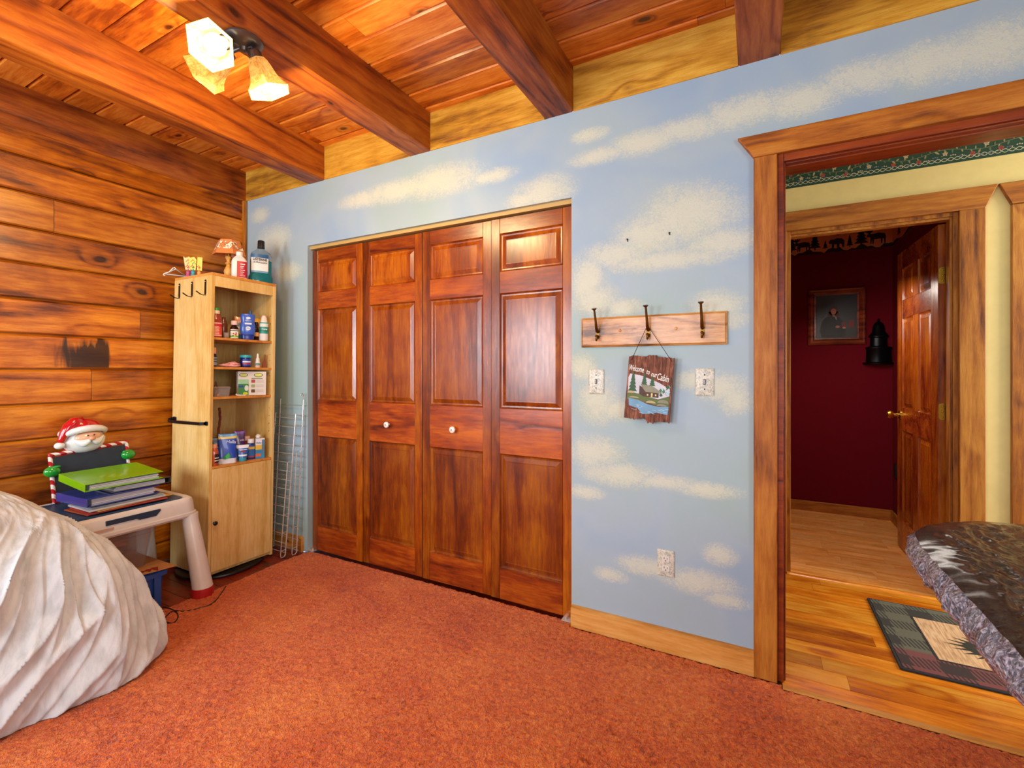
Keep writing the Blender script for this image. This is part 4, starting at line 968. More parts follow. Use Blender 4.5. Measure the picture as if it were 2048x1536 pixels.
def pinkm():
    g = G('pink_terry'); co = g.obj(); n1 = g.noise(g.vmath('MULTIPLY', co, (30, 60, 130)), 1, 2, 1.0); g.set(col=g.ramp(n1, [(.35, 'd87868'), (.5, 'f0c0bc'), (.65, 'e8a8b0')]), rough=.9); g.bump(g.noise(co, 400, 2), .4, .002); return g.m
PK = pinkm()
bm = cloth_lump(-.004, 0, 0, .052, .038, .022, 2); obj('cloth', bm, PK, t, sharp=80); bm = cloth_lump(.022, -.012, .010, .036, .024, .020, 5); obj('fold', bm, PK, t, sharp=80); bm = cloth_lump(.012, -.018, .0, .044, .020, .013, 8); obj('fold', bm, PK, t, sharp=80)
t = item('ointment_jar', 491, .045, z2, 'round dark blue ointment jar with turquoise lid on the second shelf', 'jar')
bm = nb(); lathe(bm, [(.030, 0), (.032, .003), (.032, .054), (.029, .060)], 30); obj('jar', bm, plain('10206e', .2, coat=.4), t)
bm = nb(); lathe(bm, [(.0325, .060), (.0325, .074), (.031, .076), (.001, .076)], 30); obj('lid', bm, plain('2cb0bc', .3), t)
lb = label_wrap(t, 'label', .032, 1, 1, .010, .050, [plain('2048a8', .4), plain('e8ecf0', .4), plain('b83040', .4)], -130, -40, bands=((.5, .75), (.25, .4)))
t = item('nasal_spray', 515, .04, z2, 'small white nasal spray bottle on the second shelf', 'bottle')
bm = nb(); ovl(bm, [(.014, 0), (.0155, .002), (.0155, .030), (.012, .042), (.0115, .050)], 22, 1, .8); obj('bottle', bm, plain('f0ece8', .35), t)
bm = nb(); lathe(bm, [(.012, .050), (.0115, .056), (.007, .062), (.0055, .084), (.003, .089), (.001, .089)], 18); obj('nozzle', bm, plain('f2f0ec', .3), t)
lb = label_wrap(t, 'label', .0155, 1, .8, .006, .028, [plain('e8a870', .4), plain('58a0b0', .4)], -150, -30, bands=((.4, 1),))
t = item('wooden_figure', 528, .05, z2, 'small brown wooden figure stick at right end of the second shelf', 'ornament')
bm = nb(); prism(bm, [(-.012, 0), (.010, 0), (.012, .030), (.006, .042), (.008, .082), (.002, .086), (.0, .044), (-.008, .036)], -.005, .005); obj('stick', bm, plain('8a3a14', .5), t, bevel=.001)

# -- third shelf
z3 = SZ[2]
t = item('plastic_container', 441, .055, z3, 'clear plastic food container with rim, left on the third shelf', 'container', 72)
def tubm(w_, d_, h_, f, wall, r=.01):
    L = []
    for s_, z in ((f, 0), (1, h_)): L.append([Vector((a*s_, b*s_, z)) for a, b in rrect(-w_/2, w_/2, -d_/2, d_/2, r)])
    L.append([Vector((a, b, h_)) for a, b in rrect(-w_/2+wall, w_/2-wall, -d_/2+wall, d_/2-wall, r)]); L.append([Vector((a*f, b*f, wall)) for a, b in rrect(-w_/2+wall, w_/2-wall, -d_/2+wall, d_/2-wall, r)])
    return L
CLR = glass('e6dcd4', .12, .82)
bm = nb(); rings(bm, tubm(.088, .07, .046, .9, .0015), True, True, True); ct = obj('tub', bm, CLR, t)
bm = nb(); rings(bm, [[Vector((a, b, z)) for a, b in rrect(-x_, x_, -x_*.8, x_*.8, .01)] for x_, z in ((.047, .046), (.048, .048), (.047, .050), (.045, .052), (.044, .058), (.043, .058), (.042, .052))], True, True, True); obj('lid', bm, CLR, t)
bm = nb(); lathe(bm, [(.008, .003), (.009, .015), (.004, .02)], 12, c=(-.015, -.01, 0)); obj('plug', bm, plain('d8906c', .5), loc=t.location+Vector((0, 0, .0)), rot=(0, 0, R(72)), label='little tan plug inside the clear food container', cat='plug')
t = item('thin_bottle', 431, .10, z3, 'dark red thin bottle neck rising behind the clear container', 'bottle')
bm = nb(); lathe(bm, [(.012, 0), (.012, .055), (.005, .066), (.0045, .085), (.001, .090)], 14); obj('bottle', bm, plain('5a1a20', .3), t)
t = item('medicine_carton', 504, .038, z3, 'white and green medicine carton filling the right of the third shelf', 'carton', 70)
bm = nb(); box(bm, -.080, .080, -.001, .046, 0, .150); obj('box', bm, plain('e2e0d8', .5), t, smooth=False, bevel=.001)
bm = nb(); cols = [plain(c, .5) for c in ('3c8a48', 'c8d828', '245c2c', '9cd0a8', '2848a0', 'd8e4e0', 'b05050', '98b080', '5a4a34', 'b8b8b0', 'b82030')]
def q(x0, x1, z0, z1, mi, y=-.0016): bm.faces.new([bm.verts.new(p_) for p_ in ((x0, y, z0), (x1, y, z0), (x1, y, z1), (x0, y, z1))]).material_index = mi
q(-.079, -.020, .002, .072, 0); q(-.079, -.020, .072, .100, 3)
for cx, rr, mi, yy in ((-.050, .024, 2, -.002), (-.050, .020, 1, -.0023), (.034, .026, 2, -.002), (.034, .022, 1, -.0023)): blob(bm, cx, .128, rr, rr*.5, yy, mi, 22)
blob(bm, -.032, .045, .011, .018, -.0022, 5); blob(bm, -.038, .012, .014, .009, -.0022, 1); q(-.076, -.048, .050, .062, 4, -.002); q(-.065, -.03, .1485, .1499, 10, -.002)
for zz, mi in ((.090, 6), (.060, 7), (.028, 8)):
    prism(bm, rrect(-.006, .016, zz-.011, zz+.009, .004), -.0022, -.0018, mi=mi)
    for k_ in range(4): q(.022, .068-.006*(k_ % 2), zz-.009+.005*k_, zz-.0072+.005*k_, 9, -.0018)
q(-.005, .058, .1045, .108, 2, -.0018)
obj('print', bm, cols, t, smooth=False)
wtext(t, 'lettering', 'POLIDENT', .0105, -.0027, .128, 'f4f4e0', x=-.050, aspect=.8, bold=.0003); wtext(t, 'lettering', 'POLIDENT', .0115, -.0027, .128, 'f4f4e0', x=.034, aspect=.8, bold=.0003)
t = item('flosser', 480, .02, z3, 'short white plastic pick lying on the third shelf', 'flosser', 70)
bm = nb(); tube(bm, [(-.022, 0, .012), (-.018, 0, .005), (.0, 0, .0035), (.03, 0, .003)], [.005, .004, .003, .0025], 8); obj('handle', bm, plain('f0ece4', .35), t)

# -- open compartment above the door
z4 = SZ[3]
t = item('orange_bottle', 428, .022, z4, 'small orange bottle with tan cap, front left above the cabinet door', 'bottle')
bm = nb(); lathe(bm, [(.020, 0), (.0225, .004), (.0225, .080), (.018, .096), (.013, .104)], 26); obj('bottle', bm, plain('b4502c', .2, coat=.4), t)
bm = nb(); lathe(bm, [(.0145, .104), (.0145, .124), (.013, .126), (.001, .126)], 20); obj('cap', bm, plain('d8926c', .4), t)
lb = label_wrap(t, 'label', .0225, 1, 1, .018, .070, [plain('241c1c', .5), plain('e8e4dc', .5)], -90, 0, bands=((.2, .3), (.5, .6), (.8, .85)))
t = pouch(434, .105, z4, .080, .150, ['1c2450', '0e1228', '2a3a80'], [(.7, 1.1)], 'navy pouch of drops behind the orange bottle', 62, nm='drops_pouch')
wtext(t, 'lettering', 'Lozenge', .013, -.017, .096, 'e4e8f4', x=.0, bold=.0003); wtext(t, 'lettering', 'Drops', .018, -.018, .078, 'e4e8f4', x=.018, bold=.0005)
t = pouch(454, .04, z4, .098, .176, ['1e48b8', 'd8dce4', 'e8c838', '58a0d8'], [(-.1, .14), (.86, .92), (.92, 1.2)], 'bright blue pouch with green leaves above the cabinet door', 66, nm='mint_pouch')
bm = nb(); leaf(bm, -.026, .03, .036, R(25), 1, -.019, .6); leaf(bm, -.004, .026, .040, R(75), 0, -.0195, .55); leaf(bm, .018, .030, .030, R(130), 1, -.019, .55); obj('leaf_print', bm, [plain('3cb858', .5), plain('168a50', .5)], t, smooth=False)
wtext(t, 'lettering', 'Halls', .026, -.0145, .128, 'dfe8f4', x=.018, bold=.0002, rot=8)
t = pouch(478, .085, z4, .062, .180, ['4c1c6c', '7a3aa0', '3c6ab8', 'c86858'], [(.88, 1.2), (.05, .3), (.40, .46)], 'purple pouch behind the ointment tube', 66, nm='tea_pouch')
wtext(t, 'lettering', 'Tusk', .018, -.013, .125, 'eae0f0', x=.006, bold=.0003)
t = item('ointment_tube', 485, .022, z4, 'blue and white ointment tube standing on its turquoise cap', 'tube', 66)
bm = nb(); L = []
for i in range(9):
    v = i/8; L.append([Vector(((.022+.013*v)*cos(a), (.014*(1-v)+.0012)*sin(a), .022+.078*v)) for a in [2*pi*k_/28 for k_ in range(28)]])
rings(bm, L); bm.faces.ensure_lookup_table()
for f_ in bm.faces:
    cz = sum(v.co.z for v in f_.verts)/len(f_.verts); f_.material_index = 1 if (cz > .084 or .030 < cz < .040) else 0
obj('tube', bm, [plain('2a64b4', .3, coat=.3), plain('e4eaf0', .3)], t)
bm = nb(); ovl(bm, [(.019, 0), (.020, .002), (.0215, .020), (.0210, .0225)], 26, 1, .7); obj('cap', bm, plain('2c9cae', .3), t)
wtext(t, 'lettering', 'VapoCream', .0095, -.0085, .072, 'f0f4f8', bold=.0002); bm = nb(); prism(bm, rrect(-.014, .014, .056, .065, .003), -.0112, -.0106); obj('print', bm, plain('9c2840', .4), t)
t = item('pill_bottle', 492, .12, z4, 'amber pill bottle with pink cap at the back above the cabinet door', 'bottle')
bm = nb(); lathe(bm, [(.018, 0), (.019, .002), (.019, .108), (.017, .112)], 22); obj('bottle', bm, glass('b85a38', .1, .5), t)
bm = nb(); lathe(bm, [(.021, .112), (.021, .134), (.019, .137), (.001, .137)], 22); obj('cap', bm, plain('eec8b8', .4), t)
t = item('cough_syrup', 501, .05, z4, 'blue and yellow labelled bottle with clear cap beside the ointment tube', 'bottle')
bm = nb(); ovl(bm, [(.021, 0), (.023, .003), (.023, .088), (.018, .098), (.013, .102)], 24, 1, .75, pw=2.6); obj('bottle', bm, plain('1c3c88', .2), t)
bm = nb(); lathe(bm, [(.0185, .102), (.0185, .126), (.017, .128), (.001, .128)], 22); obj('cap', bm, plain('dfe4e8', .25), t)
lb = label_wrap(t, 'label', .023, 1, .75, .012, .086, [plain('2c6cc0', .4), plain('e8cc40', .4), plain('b83838', .4)], -160, -20, 2.6, bands=((.72, .92), (.02, .15)))
t = item('boxed_medicine', 519, .035, z4, 'tall white and blue carton at the right above the cabinet door', 'carton', 66)
bm = nb(); box(bm, -.026, .026, -.012, .016, 0, .055, 0); box(bm, -.026, .026, -.012, .016, .0552, .085, 1); box(bm, -.026, .026, -.012, .016, .0852, .126, 2); box(bm, -.0262, .006, -.0124, -.0115, .012, .030, 3); box(bm, .010, .0262, -.0124, .0164, .030, .118, 4)
obj('box', bm, [plain('2c88b8', .4), plain('e0c040', .4), plain('dce4ec', .4), plain('d86838', .4), plain('5a7890', .4)], t, smooth=False)
wtext(t, 'lettering', 'Vicks', .014, -.0128, .098, '1c3c88', x=-.008, bold=.0003)
bm = cloth_lump(0, 0, 0, .018, .014, .026, 4); obj('crumpled_wrapper', bm, plain('efe9e2', .5), loc=place(516, .045, z4+.126), label='crumpled white wrapper on top of the tall blue carton', cat='wrapper', sharp=80)
t = item('twisted_twig', 437, .15, z4, 'twisted brown twig ornament standing at the back left above the door', 'ornament')
bm = nb()
for ph in (0, 2.1, 4.2): tube(bm, [(.005*cos(i*.8+ph)+.004*sin(i*.5), .005*sin(i*.8+ph), i*.0165+.006) for i in range(20)], .0035, 6)
ball(bm, (0, 0, .322), .008, seg=10); obj('twig', bm, plain('7a3418', .6), t)

# ================================================================== CHILD'S TABLE AND WHAT IS ON IT
TX0, TX1, TY0, TY1, TZ = -3.25, -2.70, .86, 1.445, .53
PW = plain('d8d4ce', .35, coat=.2)
tb_ = thing('activity_table', 'white plastic child table with blue top and red feet beside the shelf cabinet', 'table', ((TX0+TX1)/2, (TY0+TY1)/2, 0))
w2, d2 = (TX1-TX0)/2, (TY1-TY0)/2
def rr3(x, y, z, r): return [Vector((a, b, z)) for a, b in rrect(-x, x, -y, y, r, 6)]
bm = nb(); rings(bm, [rr3(w2-.03, d2-.03, .428, .05), rr3(w2-.006, d2-.006, .425, .06), rr3(w2+.004, d2+.004, .436, .06), rr3(w2+.004, d2+.004, .450, .06), rr3(w2-.002, d2-.002, .454, .06), rr3(w2-.006, d2-.006, .505, .06), rr3(w2-.012, d2-.012, .522, .055), rr3(w2-.024, d2-.024, .530, .05), rr3(w2-.045, d2-.045, .526, .04), rr3(w2-.05, d2-.05, .518, .04)])
obj('apron', bm, PW, tb_)
bm = nb(); rings(bm, [rr3(w2-.052, d2-.052, .5185, .035), rr3(w2-.050, d2-.050, .527, .035), rr3(w2-.058, d2-.058, .531, .03), rr3(w2-.068, d2-.068, .529, .03)]); obj('table_top', bm, plain('1f4468', .4), tb_)
bm = nb(); prism(bm, [(-.12, .486), (.0, .486), (.015, .478), (.085, .478), (.105, .500), (.105, .508), (-.12, .508)], w2-.007, w2+.0005, 'yz'); obj('grip_recess', bm, plain('152c46', .5), tb_, smooth=False, label='dark blue grip recess in the front rim')
bm = nb(); box(bm, w2+.0, w2+.0012, -.17, -.09, .462, .474); obj('raised_logo', bm, plain('c8a090', .5), tb_, smooth=False)
for sx in (1, -1):
    for sy in (1, -1):
        tx, ty = sx*(w2-.035), sy*(d2-.035); bx_, by_ = sx*(w2+.05), sy*(d2-.012)
        if sx < 0: bx_ = -(w2-.02)
        elif sy < 0: bx_ = w2-.035
        n = 14; bm = nb(); L = []
        for i in range(n+1):
            v = i/n; z = .44*(1-v)+.048*v; r = .037+.012*v+(.004 if i == 0 else 0)
            L.append([Vector((tx+(bx_-tx)*v+r*cos(2*pi*k_/24), ty+(by_-ty)*v+r*sin(2*pi*k_/24), z)) for k_ in range(24)])
        rings(bm, L); lg = obj('leg', bm, PW, tb_)
        bm = nb(); lathe(bm, [(.046, 0), (.052, .006), (.0525, .034), (.0505, .050), (.047, .052)], 24, c=(bx_, by_, 0)); obj('foot', bm, plain('b01c22', .35, coat=.3), lg, label='red plastic foot')

def binder(name, loc, rz, tilt, L_, W__, h, col, page, label, flip=False):
    t = thing(name, label, 'binder', loc, (0, R(tilt), R(rz)))
    cm_ = plain(col, .22, coat=.35)
    bm = nb(); box(bm, -L_/2, L_/2, 0, W__, h-.003, h); box(bm, -L_/2, L_/2, 0, W__, 0, .003); box(bm, -L_/2, L_/2, -.003, 0, 0, h)
    obj('cover', bm, cm_, t, smooth=False, bevel=.001)
    bm = nb(); random.seed(int(h*1e4)); z = .0035; k_ = 0
    while z < h-.010:
        dz = random.uniform(.0025, .005); box(bm, -L_/2+.012+random.uniform(0, .004), L_/2-.010-random.uniform(0, .006), .02, W__-.012-random.uniform(0, .012), z, z+dz-.0006, k_ % 2); z += dz; k_ += 1
    obj('pages', bm, [plain(page, .6), plain('b8bcc4', .6)], t, smooth=False)
    for x in (L_/2-.045, 0, -L_/2+.045):
        bm = nb(); r = min(.018, h*.42); tube(bm, [(x, .024+r*cos(a), h/2+r*sin(a)) for a in [2*pi*i/14 for i in range(15)]], .0014, 6); obj('ring', bm, M['chrome'], t)
    return t
def sheet(name, x0, x1, y0, y1, z, h, rot, col, label, cat='paper', layers=1, g=None):
    bm = nb()
    for i in range(layers): o_ = random.uniform(-.004, .004); box(bm, -(x1-x0)/2+o_, (x1-x0)/2+o_, -(y1-y0)/2+o_, (y1-y0)/2-o_, h*i/layers, h*(i+.75)/layers)
    return obj(name, bm, plain(col, .6), loc=((x0+x1)/2, (y0+y1)/2, z), rot=(0, 0, R(rot)), smooth=False, label=label, cat=cat, group=g)
random.seed(31)
sheet('paper_folder', -3.00, -2.790, .99, 1.30, .5325, .006, 4, 'b2542c', 'rust orange folder at the bottom of the stack on the child table', 'folder', 2)
sheet('paper_folder', -3.00, -2.770, 1.00, 1.325, .538, .006, -2, 'b8403a', 'red folder second from the bottom of the stack', 'folder', 2)
sheet('paper_folder', -3.01, -2.778, 1.02, 1.345, .5445, .004, 5, 'd8a850', 'manila envelope sticking out to the right of the stack', 'folder', 1)
sheet('paper_stack', -3.00, -2.775, 1.00, 1.315, .549, .008, 1, 'dcdcdc', 'loose white papers in the stack under the blue binder', 'paper', 4)
sheet('spiral_notebook', -3.00, -2.782, 1.01, 1.31, .5575, .009, -1, 'a9b4ba', 'grey edged notebook just under the blue binder', 'notebook', 5)
binder('ring_binder', (-2.925, .985, .571), 2, -1, .31, .30, .040, '2c3f9c', 'dcdce4', 'blue ring binder with violet spine under the green one')
binder('ring_binder', (-2.915, 1.35, .613), 178, 1, .25, .255, .030, '3a3634', 'd0d0d4', 'dark grey ring binder wedged between blue and green ones')
binder('ring_binder', (-2.925, .985, .657), 1, 5, .275, .325, .036, '7ac010', 'e8e8e4', 'bright lime green ring binder on top of the stack')

# bearded holiday figure holding a chalkboard
sb = thing('chalkboard_figure', 'red capped bearded ceramic figure holding a chalkboard framed in red and white stripes', 'decoration', (-3.19, 1.168, .543), (0, R(-4), R(90)))
BW, BH = .325, .245     # local x right, z up, -y toward the room
bm = nb(); box(bm, -BW/2+.008, BW/2-.008, -.004, .004, .006, BH-.006); obj('board', bm, plain('2a3440', .65, var=.25), sb, smooth=False)
def stripes():
    g = G('candy_stripes'); co = g.obj(); s_ = g.n('ShaderNodeSeparateXYZ', {0: co})
    v = g.math('FRACT', g.math('MULTIPLY', g.math('ADD', g.math('ADD', s_.outputs[0], s_.outputs[2]), g.math('MULTIPLY', s_.outputs[1], .8)), 21))
    g.set(col=g.mix(g.math('GREATER_THAN', v, .5), lin('ece6e0'), lin('b41826')), rough=.2, coat=.4); return g.m
bm = nb(); pr = [(-BW/2, .0), (-BW/2, BH), (BW/2, BH), (BW/2, 0)]
for (a, b), (c, d) in zip(pr, pr[1:]+pr[:1]): tube(bm, [(a+(c-a)*i/8, -.002, b+(d-b)*i/8) for i in range(9)], .009, 10)
for a, b in pr: ball(bm, (a, -.002, b), .0095, seg=10)
bm.transform(T(0, 0, .009)); obj('striped_frame', bm, stripes(), sb)
WHT = plain('e6ebea', .15, coat=.6); RED = plain('c0121c', .12, coat=.7); SK = plain('e0ae8c', .25, coat=.4)
hc = (-.018, .012, BH+.070)
bm = nb(); L = []
for i in range(17):                              # face and full beard as one body
    a = pi*i/16; z = -cos(a)
    wv = .086*sin(a)**.8*(1.06 if z < 0 else .96)
    L.append([Vector((hc[0]+wv*cos(b)*(1+.02*sin(9*b)*(z < -.1)), hc[1]+.052*sin(a)**.8*sin(b)*(1.05+.04*sin(7*b)*(z < -.1)), hc[2]-.008+z*(.072 if z < 0 else .055))) for b in [2*pi*k_/36 for k_ in range(36)]])
rings(bm, L); obj('beard', bm, WHT, sb, sharp=80)
bm = nb(); ball(bm, (hc[0]+.006, hc[1]-.030, hc[2]+.004), .054, 1.15, .66, .60, 24); obj('face', bm, SK, sb)
bm = nb()
for s_ in (-1, 1):                                # moustache
    L = []
    for i in range(11):
        v = i/10; cx = s_*(.004+.062*v)+.006; cz = -.012-.016*sin(v*pi*.9)+.020*v*v; r = .018*(sin(pi*(.12+.88*v))**.7)+.0015
        L.append([Vector((hc[0]+cx, hc[1]-.064+.024*v+r*cos(b)*.9, hc[2]+cz+r*sin(b))) for b in [2*pi*k_/12 for k_ in range(12)]])
    rings(bm, L)
obj('moustache', bm, WHT, sb)
bm = nb(); ball(bm, (hc[0]+.008, hc[1]-.076, hc[2]+.000), .013, 1.1, 1, .95, 14); obj('nose', bm, plain('e09a74', .2, coat=.5), sb)
for s_ in (-1, 1):
    bm = nb(); ball(bm, (hc[0]+.008+s_*.013, hc[1]-.0665, hc[2]+.016), .0038, seg=10); obj('eye', bm, M['black'], sb)
bm = nb(); L = []                                # fur brim
pts = [Vector((hc[0]+.090*cos(R(a)), hc[1]-.056*sin(R(a))-.0, hc[2]+.018+.034*max(0, sin(R(a)))**1.0)) for a in range(-10, 191, 10)]
tube(bm, pts, [.010+.008*sin(pi*i/20) for i in range(21)], 12); tube(bm, [Vector((p_.x, 2*hc[1]-p_.y, p_.z*.5+(hc[2]+.04)*.5)) for p_ in pts], .014, 10); obj('hat_brim', bm, WHT, sb, sharp=80)
bm = nb(); L = []
cen_ = [(0, .040, .084, .054), (0, .062, .078, .052), (-.002, .082, .066, .046), (-.010, .098, .050, .036), (-.022, .108, .034, .026), (-.034, .110, .018, .016)]
for cx, cz, rx_, ry_ in cen_: L.append([Vector((hc[0]+cx+rx_*cos(b), hc[1]+ry_*sin(b), hc[2]+cz-.004)) for b in [2*pi*k_/28 for k_ in range(28)]])
rings(bm, L)
tube(bm, [(hc[0]+x, hc[1]-.020, hc[2]+z) for x, z in ((-.005, .098), (-.040, .092), (-.066, .068), (-.084, .036), (-.098, .006), (-.104, -.010))], [.018, .026, .026, .021, .016, .012], 14)
obj('cap', bm, RED, sb, sharp=80)
bm = nb(); ball(bm, (hc[0]-.108, hc[1]-.022, hc[2]-.020), .021, 1.05, .9, .85, 16); obj('pompom', bm, WHT, sb)
bm = nb(); L = []
for i in range(8):
    v = i/7; L.append([Vector(((.13-.065*v**2)*cos(b)-.012, .034+.026*(1-.3*v)*sin(b), BH-.045+.075*v)) for b in [2*pi*k_/24 for k_ in range(24)]])
rings(bm, L); obj('coat', bm, RED, sb)
for s_ in (-1, 1):
    bm = nb(); ball(bm, (s_*(BW/2)-.002, -.016, BH-.075 if s_ < 0 else BH-.062), .034, 1, .65, .84, 18); ball(bm, (s_*(BW/2)+.014*-s_, -.024, (BH-.075 if s_ < 0 else BH-.062)+.022), .012, 1.5, .8, .6, 12); obj('mitten', bm, plain('1f9a30', .12, coat=.7), sb, label='glossy green mitten')

# beneath the table: bin, cardboard, clear tub
bb = thing('storage_bin', 'blue plastic bin with yellow and red label under the child table', 'bin', (-2.90, 1.115, .0), 0)
bx, by, bh = .19, .165, .195
BLU = plain('1a4c94', .35, coat=.15)
bm = nb(); L = [rr3(bx-.012, by-.012, 0, .02), rr3(bx, by, .165, .02), rr3(bx+.016, by+.012, .167, .02), rr3(bx+.016, by+.012, .188, .02), rr3(bx+.008, by+.004, bh, .02), rr3(bx-.006, by-.006, bh, .02), rr3(bx-.016, by-.016, .02, .02)]
rings(bm, L); obj('tub', bm, BLU, bb)
for y in (-.13, .13):
    bm = nb(); box(bm, bx-.012, bx+.010, y-.016, y+.016, .01, .165); obj('rib', bm, BLU, bb, bevel=.003)
bm = nb(); prism(bm, rrect(-.10, .065, .04, .135, .012), bx-.010, bx+.0045, 'yz', mi=0); prism(bm, rrect(-.088, .053, .050, .125, .008), bx+.0045, bx+.006, 'yz', mi=1); obj('label', bm, [plain('e0b428', .5), plain('b02a24', .5)], bb, smooth=False)
bm = nb(); rings(bm, [[Vector((a, b, .0+.004*sin(b*9))) for a, b in [(-.19, -.17), (.15, -.17), (.245, .200), (-.16, .19)]], [Vector((a, b, .005+.004*sin(b*9))) for a, b in [(-.19, -.17), (.15, -.17), (.245, .200), (-.16, .19)]]])
ck = thing('cardboard_sheet', 'flat tan cardboard with dark red print on top of the blue bin', 'cardboard', (-2.905, 1.115, .1985), 0)
for v in bm.verts: v.co.z = (v.co.z > .002)*.005+0
obj('sheet', bm, plain('c08a54', .7), ck, smooth=False)
bm = nb()
for cx, cy, s_, a in ((.10, -.11, .9, 10), (.15, .06, .8, 40)):
    for k_ in range(3): leaf_pts = [(cx+.02*k_*cos(R(a)), cy+.028*k_), (cx+.035+.02*k_, cy+.010+.026*k_), (cx+.020, cy+.034+.026*k_), (cx+.006, cy+.020+.020*k_)]; bm.faces.new([bm.verts.new((p_[0], p_[1], .0056+.0002*k_)) for p_ in leaf_pts])
obj('print', bm, plain('8c2018', .6), ck, smooth=False)
tbp = (-2.935, 1.10, .2045)
ct = thing('storage_tub', 'clear plastic tub of odds and ends on the cardboard under the table', 'tub', tbp, 0)
bm = nb(); L = [rr3(.13, .145, 0, .03), rr3(.152, .165, .175, .03), rr3(.166, .178, .177, .03), rr3(.166, .178, .192, .03), rr3(.154, .167, .194, .03), rr3(.150, .163, .190, .03), rr3(.128, .143, .003, .03)]
rings(bm, L); g = G('cloudy_plastic'); g.set(col=lin('ecd8cc'), rough=.1, trans=.8, ior=1.1, alpha=.30); obj('tub', bm, g.m, ct)
random.seed(9)
for i, (col, cn) in enumerate((('a84a34', 'brick red'), ('c88a5c', 'tan'), ('6a3a2a', 'brown'), ('d8b8a0', 'cream'), ('8a3020', 'dark red'), ('b86a50', 'salmon'), ('5a5a50', 'grey'))):
    x, y, z = tbp[0]+random.uniform(-.08, .08), tbp[1]+random.uniform(-.10, .10), tbp[2]+.012+.018*i
    a = random.uniform(0, pi); L_ = random.uniform(.04, .085); bm = nb(); tube(bm, [(-cos(a)*L_, -sin(a)*L_*.9, 0), (0, 0, .006), (cos(a)*L_, sin(a)*L_*.9, .002)], [.008, .013, .007], 10)
    obj('toy_piece', bm, plain(col, .5), loc=(x*.6+tbp[0]*.4, y*.6+tbp[1]*.4, z+.006), label=cn+' odds and ends piece inside the clear tub under the table', cat='toy', group='odds and ends inside the clear tub')

# black cord on the floor
bm = nb(); cp = [onZ(x, y, .007) for x, y in ((452, 1172), (428, 1204), (398, 1216), (368, 1222), (345, 1222), (328, 1240), (345, 1246), (356, 1234), (350, 1222), (326, 1214), (306, 1226))]
sm = []
for i in range(len(cp)-1):
    p0, p1, p2, p3 = cp[max(i-1, 0)], cp[i], cp[i+1], cp[min(i+2, len(cp)-1)]
    for k_ in range(6):
        u = k_/6; sm.append(.5*((2*p1)+(p2-p0)*u+(2*p0-5*p1+4*p2-p3)*u*u+(3*p1-p0-3*p2+p3)*u**3))
for p_ in sm: p_.z = .006
tube(bm, sm, .0032, 6); obj('extension_cord', bm, plain('2a1614', .5), label='dark cord looping on the floor in front of the blue bin', cat='cord')

# ================================================================== WIRE SHELVES LEANING IN THE CORNER
def wire_rack(name, xr, xl, y0, ytop, h, label, lean_x, gaps, hook=False):
    t = thing(name, label, 'wire shelf', (xr, y0, .0)); r = .0032
    top = Vector((lean_x, ytop-y0, h)); up = top.normalized(); n_ = Vector((0, -1, 0)); n_ = (n_-up*n_.dot(up)).normalized(); left = Vector((xl-xr, 0, 0))
    F = lambda u, v, w_: up*u+left*v+n_*w_
    Ls = (top.length)
    bm = nb()
    for v, w_ in ((.0, .0), (.5, .0), (1, .0)): tube(bm, [F(.012, v, w_), F(Ls, v, w_)], .0042, 8)
    obj('rail', bm, M['chrome'], t)
    bm = nb(); tube(bm, [F(.02, -.0, .034), F(Ls*.66, .0, .034), F(Ls*.665, .03, .018), F(Ls*.665, .06, 0)], .003, 8); tube(bm, [F(.02, 0, .034), F(.006, .0, .030), F(.006, .0, .008), F(.02, 0, 0)], .003, 8)
    obj('front_lip', bm, M['chrome'], t)
    bm = nb(); u = .03
    while u < Ls: tube(bm, [F(u, -.03 if hook else -.0, .0), F(u, 1.0, .0)], r*.8, 6); u += gaps
    obj('cross_wires', bm, M['chrome'], t)
    bm = nb(); u = .05
    while u < Ls*.64: tube(bm, [F(u, 0, 0), F(u, 0, .034)], r*.8, 6); u += gaps*2
    if hook: tube(bm, [F(Ls, 0, 0), F(Ls+.03, 0, .004), F(Ls+.042, 0, .012), F(Ls+.036, 0, .022), F(Ls+.026, .0, .024)], .0032, 8)
    obj('spacer', bm, M['chrome'], t)
    return t
wire_rack('wire_shelf', -2.690, -3.16, 2.040, 2.080, 1.02, 'taller chrome wire shelf leaning on the blue wall behind the cabinet', .02, .068, True)
wire_rack('wire_shelf', -2.715, -3.13, 1.975, 2.030, .93, 'shorter chrome wire shelf leaning in front of the taller one', .035, .058)

